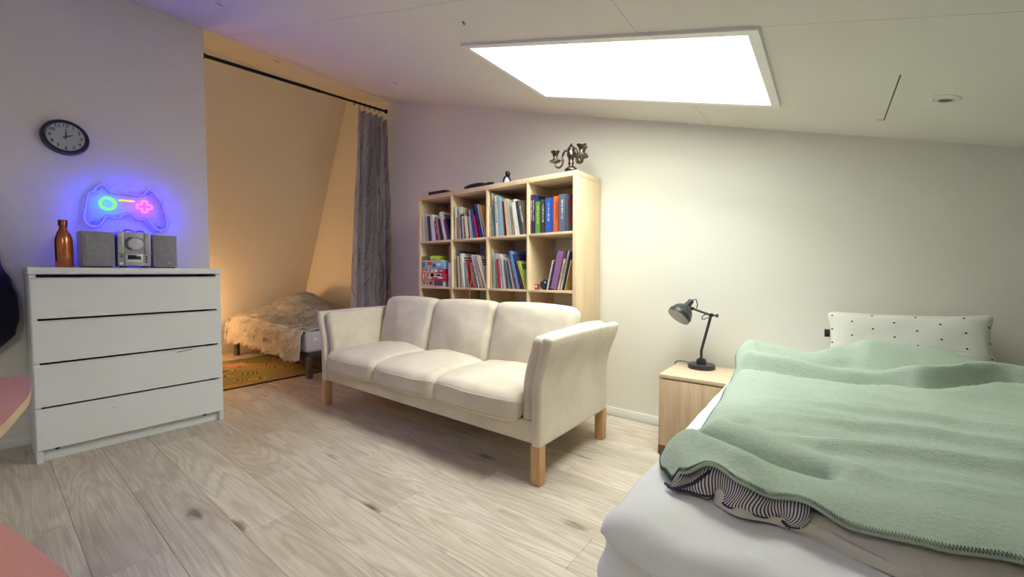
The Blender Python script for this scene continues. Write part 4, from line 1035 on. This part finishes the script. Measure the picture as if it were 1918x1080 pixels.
def bl_h(x, y):
    h = .630
    h += .012*nz(x*2.2, y*2.2, 3)
    # fan of soft folds across the middle
    win = sstep(.92, 1.1, y)*(1-sstep(1.45, 1.7, y))
    s = y-.20*(x+.3)+.05*nz(x*2.5, y*2, 8)
    h += win*(.0125*math.sin(s*2*math.pi/.165)+.005*math.sin(s*2*math.pi/.085+2*x))*sstep(-.25, 0.1, x)
    # crest of the flat part, sharp drop behind it, rolls of cloth at the head end
    d = y-interp(YCT, x)
    if d < 0: h += .022*gauss(d, .10)
    else:
        h += .022*gauss(d, .03)-.030*sstep(0, .022, d)*(1-sstep(.05, .12, d))
        A = interp(RLT, x); h += A*gauss(d-.105, .052)
        B = interp(UPT, x); h += B*gauss(y-interp(UYT, x), .085)
        h -= .020*sstep(.13, .2, d)*gauss(y-interp(UYT, x)+.13, .03)
    # bunched corner at the foot end
    h -= .055*ridge(x, y, [(-.235, 1.035), (-.16, .995), (-.07, .965), (.0, .955)], .019)
    h += .022*ridge(x, y, [(-.285, .985), (-.20, .945), (-.13, .905)], .040)
    h += .014*ridge(x, y, [(-.20, 1.09), (-.10, 1.04), (.05, 1.00)], .035)
    h -= .018*gauss(x+.16, .025)*gauss(y-1.15, .03)
    h -= .014*gauss(x+.15, .03)*gauss(y-1.30, .045)
    h -= .016*gauss(x+.205, .05)*gauss(y-1.45, .14)
    h += .0016*nz(x*22, y*22, 1)+.004*nz(x*8, y*8, 6)+.003*nz(x*5, y*15, 9)
    return h
def bl_pt(u, v):
    x = -.31+1.55*(u**1.25); yf = interp(YFT, x); yh = interp(YHT, x)
    y = yf+(yh-yf)*v
    xl = interp(XLT, y); x2 = x+(xl+.31)*max(0, 1-(x+.31)/.35)**2
    h = bl_h(x2, y)
    if x2 < -.1:   # corner of the head end stands up
        h += .03*gauss(x2+.31, .06)*gauss(y-2.12, .09)
    dl_ = x2-xl; df = y-yf; dh = yh-y
    zl = .574+.05*gauss(y-2.12, .12)
    h = zl+(h-zl)*(1-(1-min(1, dl_/.085))**2.2)
    zf = interp(ZFT, x2); h = zf+(h-zf)*(1-(1-min(1, df/.075))**2.0)
    zh = .60+.06*gauss(x2-.17, .13); h = zh+(h-zh)*(1-(1-min(1, dh/.10))**2)
    return Vector((x2, y, max(.5665, h)))
def fleece_mat():
    t = NT('sage green fleece'); v = t.coord('Object'); n = t.noise(v, 3, 4); f = t.noise(v, 170, 3, .7); g = t.noise(v, 60, 3, .6)
    c = t.ramp(n, [(.3, lin((186, 203, 185))), (.7, lin((199, 213, 197)))])
    t.col(t.mix(t.ramp(f, [(.35, (.28,)*3), (.6, (0, 0, 0))]), c, lin((150, 170, 153))))
    t.set(Roughness=.95); t.b.inputs['Specular IOR Level'].default_value = .1; t.b.inputs['Sheen Weight'].default_value = .35
    t.b.inputs['Sheen Tint'].default_value = lin((190, 224, 196)); t.bump(t.math('ADD', f, g), .45, .006); return t.m
BO = Vector((.45, 1.6, .56))
bl = thing('blanket', 'sage green fleece blanket spread over the bed', 'blanket', BO)
bm = BM(); add_grid(bm, lambda u, v: bl_pt(u, v)-BO, 230, 210); fo = obj('fleece', bm, fleece_mat(), bl, True)
md = fo.modifiers.new('thickness', 'SOLIDIFY'); md.thickness = .006; md.offset = -1
# dark green overlock stitching along the free edges
bm = BM(); pts = []
for i in range(700):
    u = i/699*.86; a = bl_pt(u, 0)-BO; b = bl_pt(u, .005)-BO
    pts.append((a if i % 2 else b)+Vector((0, -.001, .0022)))
add_tube(bm, pts, .0008, 5)
obj('edge_stitching', bm, basic('dark green thread', (64, 86, 68), .8), bl, True); bm = BM()
pts = []
for i in range(300):
    v = i/299; a = bl_pt(0, v)-BO; b = bl_pt(.012, v)-BO; pts.append((a if i % 2 else b)+Vector((-.001, 0, .0022)))
add_tube(bm, pts, .0007, 5)
obj('edge_stitching', bm, basic('green thread', (150, 176, 154), .8), bl, True)

# duvet: cream cover, striped lining showing at the foot corner, navy piping
dv_ = thing('duvet', 'cream duvet with navy striped lining sticking out under the blanket', 'duvet', BO)
M_duv = fabric('cream duvet cotton', (220, 214, 202), 500, .06)
def stripe_mat():
    t = NT('navy and white ticking stripe'); uv = t.n('ShaderNodeTexCoord').outputs['UV']; sp = t.n('ShaderNodeSeparateXYZ', Vector=uv)
    s = t.math('FRACT', t.math('MULTIPLY', t.math('ADD', sp.outputs[0], t.math('MULTIPLY', sp.outputs[1], .05)), 54.0))
    t.col(t.mix(t.math('LESS_THAN', s, .45), lin((226, 218, 208)), lin((62, 58, 84)))); t.set(Roughness=.9); return t.m
def dbody(u, v):   # filling under the blanket
    x = -.20+1.42*u; yf = interp(YFT, x)+.045; y = yf+(2.24-yf)*v
    e = min(1, min(u, 1-u)/.06, min(v, 1-v)/.04); top = bl_h(x, y)-.022
    return Vector((x, y, .5615+(max(.58, min(top, .64))-.5615)*(1-(1-e)**2)*.92))-BO
bm = BM(); add_grid(bm, dbody, 40, 40); obj('filling', bm, M_duv, dv_, True)
def stripe_pt(u, v):
    x = -.246+.232*u
    zt = interp(ZFT, x)-.010; yf = interp(YFT, x)
    bul = .016*math.sin(math.pi*min(1, v*1.05))
    fold = .010*math.sin(u*17+1.2*v)*(v**.7)+.006*math.sin(u*31+2)
    y = yf+.022-.022*v-bul+fold*.7+.018*v*u
    z = zt+(.5655-zt)*v**.9+.004*math.sin(u*24)*(1-v)
    x += .010*math.sin(v*5+u*14)*v
    return Vector((x, y, max(.5645, z)))-BO
bm = BM(); add_grid(bm, stripe_pt, 90, 22, 'uv'); so = obj('striped_lining', bm, stripe_mat(), dv_, True); md = so.modifiers.new('thickness', 'SOLIDIFY'); md.thickness = .002
bm = BM(); add_tube(bm, smooth_path([stripe_pt(i/26, .86 if i > 3 else .92)+Vector((0, -.003, .002)) for i in range(27)], 3), .0026, 7)
add_tube(bm, smooth_path([stripe_pt(.03, .93)+Vector((0, -.004, 0)), stripe_pt(.10, .80)+Vector((0, -.006, .002)), stripe_pt(.2, .45)+Vector((0, -.006, .002)), stripe_pt(.27, .32)+Vector((0, -.005, .003)), stripe_pt(.33, .18)+Vector((0, -.003, .002))], 6), .0028, 7)
obj('navy_piping', bm, basic('navy piping', (34, 36, 62), .6), dv_, True)
def cream_pt(u, v):
    x = -.16+1.38*u
    zt = interp(ZFT, x)-.012-.03*(1-sstep(-.06, .04, x)); yf = interp(YFT, x)
    bul = (.012+.014*sstep(0, .15, x))*math.sin(math.pi*v)
    y = yf+.03-.032*v-bul+.010*math.sin(x*19+v*2.2)*v+.006*nz(x*9, v*3)-.012*sstep(.02, .2, x)*v
    z = zt+(.5625-zt)*v+.008*gauss(v-.55-.25*math.sin(x*11), .14)
    return Vector((x, y, max(.5625, z)))-BO
bm = BM(); add_grid(bm, cream_pt, 110, 20); co = obj('cream_cover', bm, M_duv, dv_, True); md = co.modifiers.new('thickness', 'SOLIDIFY'); md.thickness = .002

# ---------------------------------------------------------------- ceiling fittings
M_spot = basic('white spot ring', (226, 224, 214), .4); M_lens = basic('unlit lamp lens', (120, 118, 108), .25)
def downlight(x, y, lab):
    o = thing('ceiling_spotlight', lab, 'spotlight', (x, y, zc(x)), 0, 'recessed ceiling spotlights'); o.rotation_euler = (Vector((0, 0, 1)).rotation_difference(-CN)).to_euler()
    bm = BM(); add_lathe(bm, [(.0445, -.001), (.0445, .002), (.036, .0055), (.030, .0045), (.027, .001)], 36, None, False); obj('ring', bm, M_spot, o, True, 60)
    bm = BM(); add_lathe(bm, [(.029, .0035), (.026, .0072), (.022, .0072), (.020, .003)], 32, Matrix.Translation((-.004, 0, 0)), False); obj('tilting_bezel', bm, M_spot, o, True, 60)
    bm = BM(); add_lathe(bm, [(.022, .0008), (.021, .0026), (.001, .0028)], 24, Matrix.Translation((-.004, 0, 0)), False); obj('lens', bm, M_lens, o, True)
downlight(.317, 2.116, 'white recessed spotlight in the low ceiling right of the skylight'); downlight(-2.80, 2.08, 'recessed spotlight in the ceiling near the curtain')
downlight(-2.76, .87, 'recessed spotlight in the lilac ceiling at the top edge'); downlight(-3.83, 1.62, 'recessed spotlight in the warm strip of ceiling above the curtain rod')
hk = thing('ceiling_hook', 'tiny metal hook in the ceiling left of the skylight', 'hook', (-1.276, 1.309, zc(-1.276)))
bm = BM(); add_lathe(bm, [(.005, .001), (.005, -.003)], 10); obj('plate', bm, M_steel, hk)
bm = BM(); add_tube(bm, smooth_path([(0, 0, 0), (0, 0, -.008), (.006, 0, -.015), (.012, 0, -.010)], 5), .0016, 7); obj('hook', bm, M_steel, hk, True)

# ---------------------------------------------------------------- coat at the left edge, curved desk in the corner
M_coat = fabric('dark navy coat cloth', (34, 34, 52), 300, .1)
cp = thing('coat', 'dark navy coat hanging on the wall left of the chest', 'coat', (XW, -.10, 0))
WT = [(.56, .10), (.60, .165), (.66, .205), (.75, .222), (.86, .220), (.95, .200), (1.06, .165), (1.3, .13), (1.45, .075), (1.52, .03)]
def coatfn(u, v):
    z = .56+.96*v; w = interp(WT, z); a = 2*math.pi*u
    dep = .075*min(1, w/.12)
    fold = 1+.05*math.sin(5*a+2*z)+.04*nz(math.cos(a)*2, math.sin(a)*2, z*4)
    return Vector((.082+dep*math.sin(a)*fold*.95, w*math.cos(a)*fold**.3, z+.015*math.sin(3*a)*(1-v)))
bm = BM(); g = add_grid(bm, coatfn, 64, 40); bmesh.ops.remove_doubles(bm, verts=bm.verts[:], dist=1e-4)
bmesh.ops.holes_fill(bm, edges=[e for e in bm.edges if e.is_boundary]); obj('body', bm, M_coat, cp, True)
bm = BM(); add_tube(bm, smooth_path([(.12, .02, 1.40), (.16, .06, 1.2), (.165, .075, 1.0), (.16, .07, .80), (.155, .06, .68)], 6), lambda t: .048+.01*math.sin(3*t), 14); obj('sleeve', bm, M_coat, cp, True)
bm = BM(); add_tube(bm, smooth_path([(.05, 0, 1.50), (.03, 0, 1.56), (.012, 0, 1.55)], 5), .004, 8); obj('hanging_loop', bm, M_coat, cp, True)
pgk = thing('coat_peg', 'metal coat peg on the left wall', 'peg', (XW, -.10, 1.55)); bm = BM(); add_tube(bm, smooth_path([(0.0005, 0, 0), (.03, 0, -.002), (.05, 0, .02)], 5), .006, 10); obj('peg', bm, M_steel, pgk, True); bm = BM(); add_lathe(bm, [(.018, .0005), (.018, .004)], 16, align_z((0, 0, 0), (1, 0, 0))); obj('plate', bm, M_steel, pgk, True, 40)

M_desk = wood('purple lit beech veneer', (186, 132, 114), (164, 108, 92), .35, .35, 'X', .6); M_dedge = basic('pale beech edge', (224, 198, 160), .45)  # rose tint of the top is purple light put into the beech colour
FRONT = [(-1.738, .05), (-1.728, .067), (-1.676, .071), (-1.563, .067), (-1.444, .058), (-1.356, .044), (-1.233, .022), (-1.188, .013), (-1.06, -.016), (-.93, -.028), (-.82, -.018), (-.73, .005), (-.657, .021), (-.603, .032), (-.549, .041), (-.47, .046), (-.38, .03), (-.31, -.03), (-.28, -.12)]
fp = [(p.x, p.y) for p in smooth_path([(a, b, 0) for a, b in FRONT], 4)]
outl = [(-1.738, -.72)]+fp+[(-.28, -.72)]
dk = thing('desk', 'wooden desk tinted rose by painted purple light, with wavy pale edge at lower left', 'desk', (-1.0, -.35, 0))
bm = BM(); add_prism(bm, [(a+1.0, b+.35) for a, b in outl], .7205-.001, .72); add_prism(bm, [(a+1.0, b+.35) for a, b in outl], .7, .7195); dt = obj('desk_top', bm, [M_desk, M_dedge], dk)
for p in dt.data.polygons:
    if abs(p.normal.z) < .5: p.material_index = 1
for x in (-.62, .60):
    for y in (-.30, .22):
        bm = BM(); add_lathe(bm, [(.022, 0), (.022, .70)], 18, Matrix.Translation((x, y, 0))); obj('leg', bm, M_steel, dk, True, 40)
box('cross_rail', -.60, .58, -.31, -.29, .62, .68, M_steel, dk, .003)
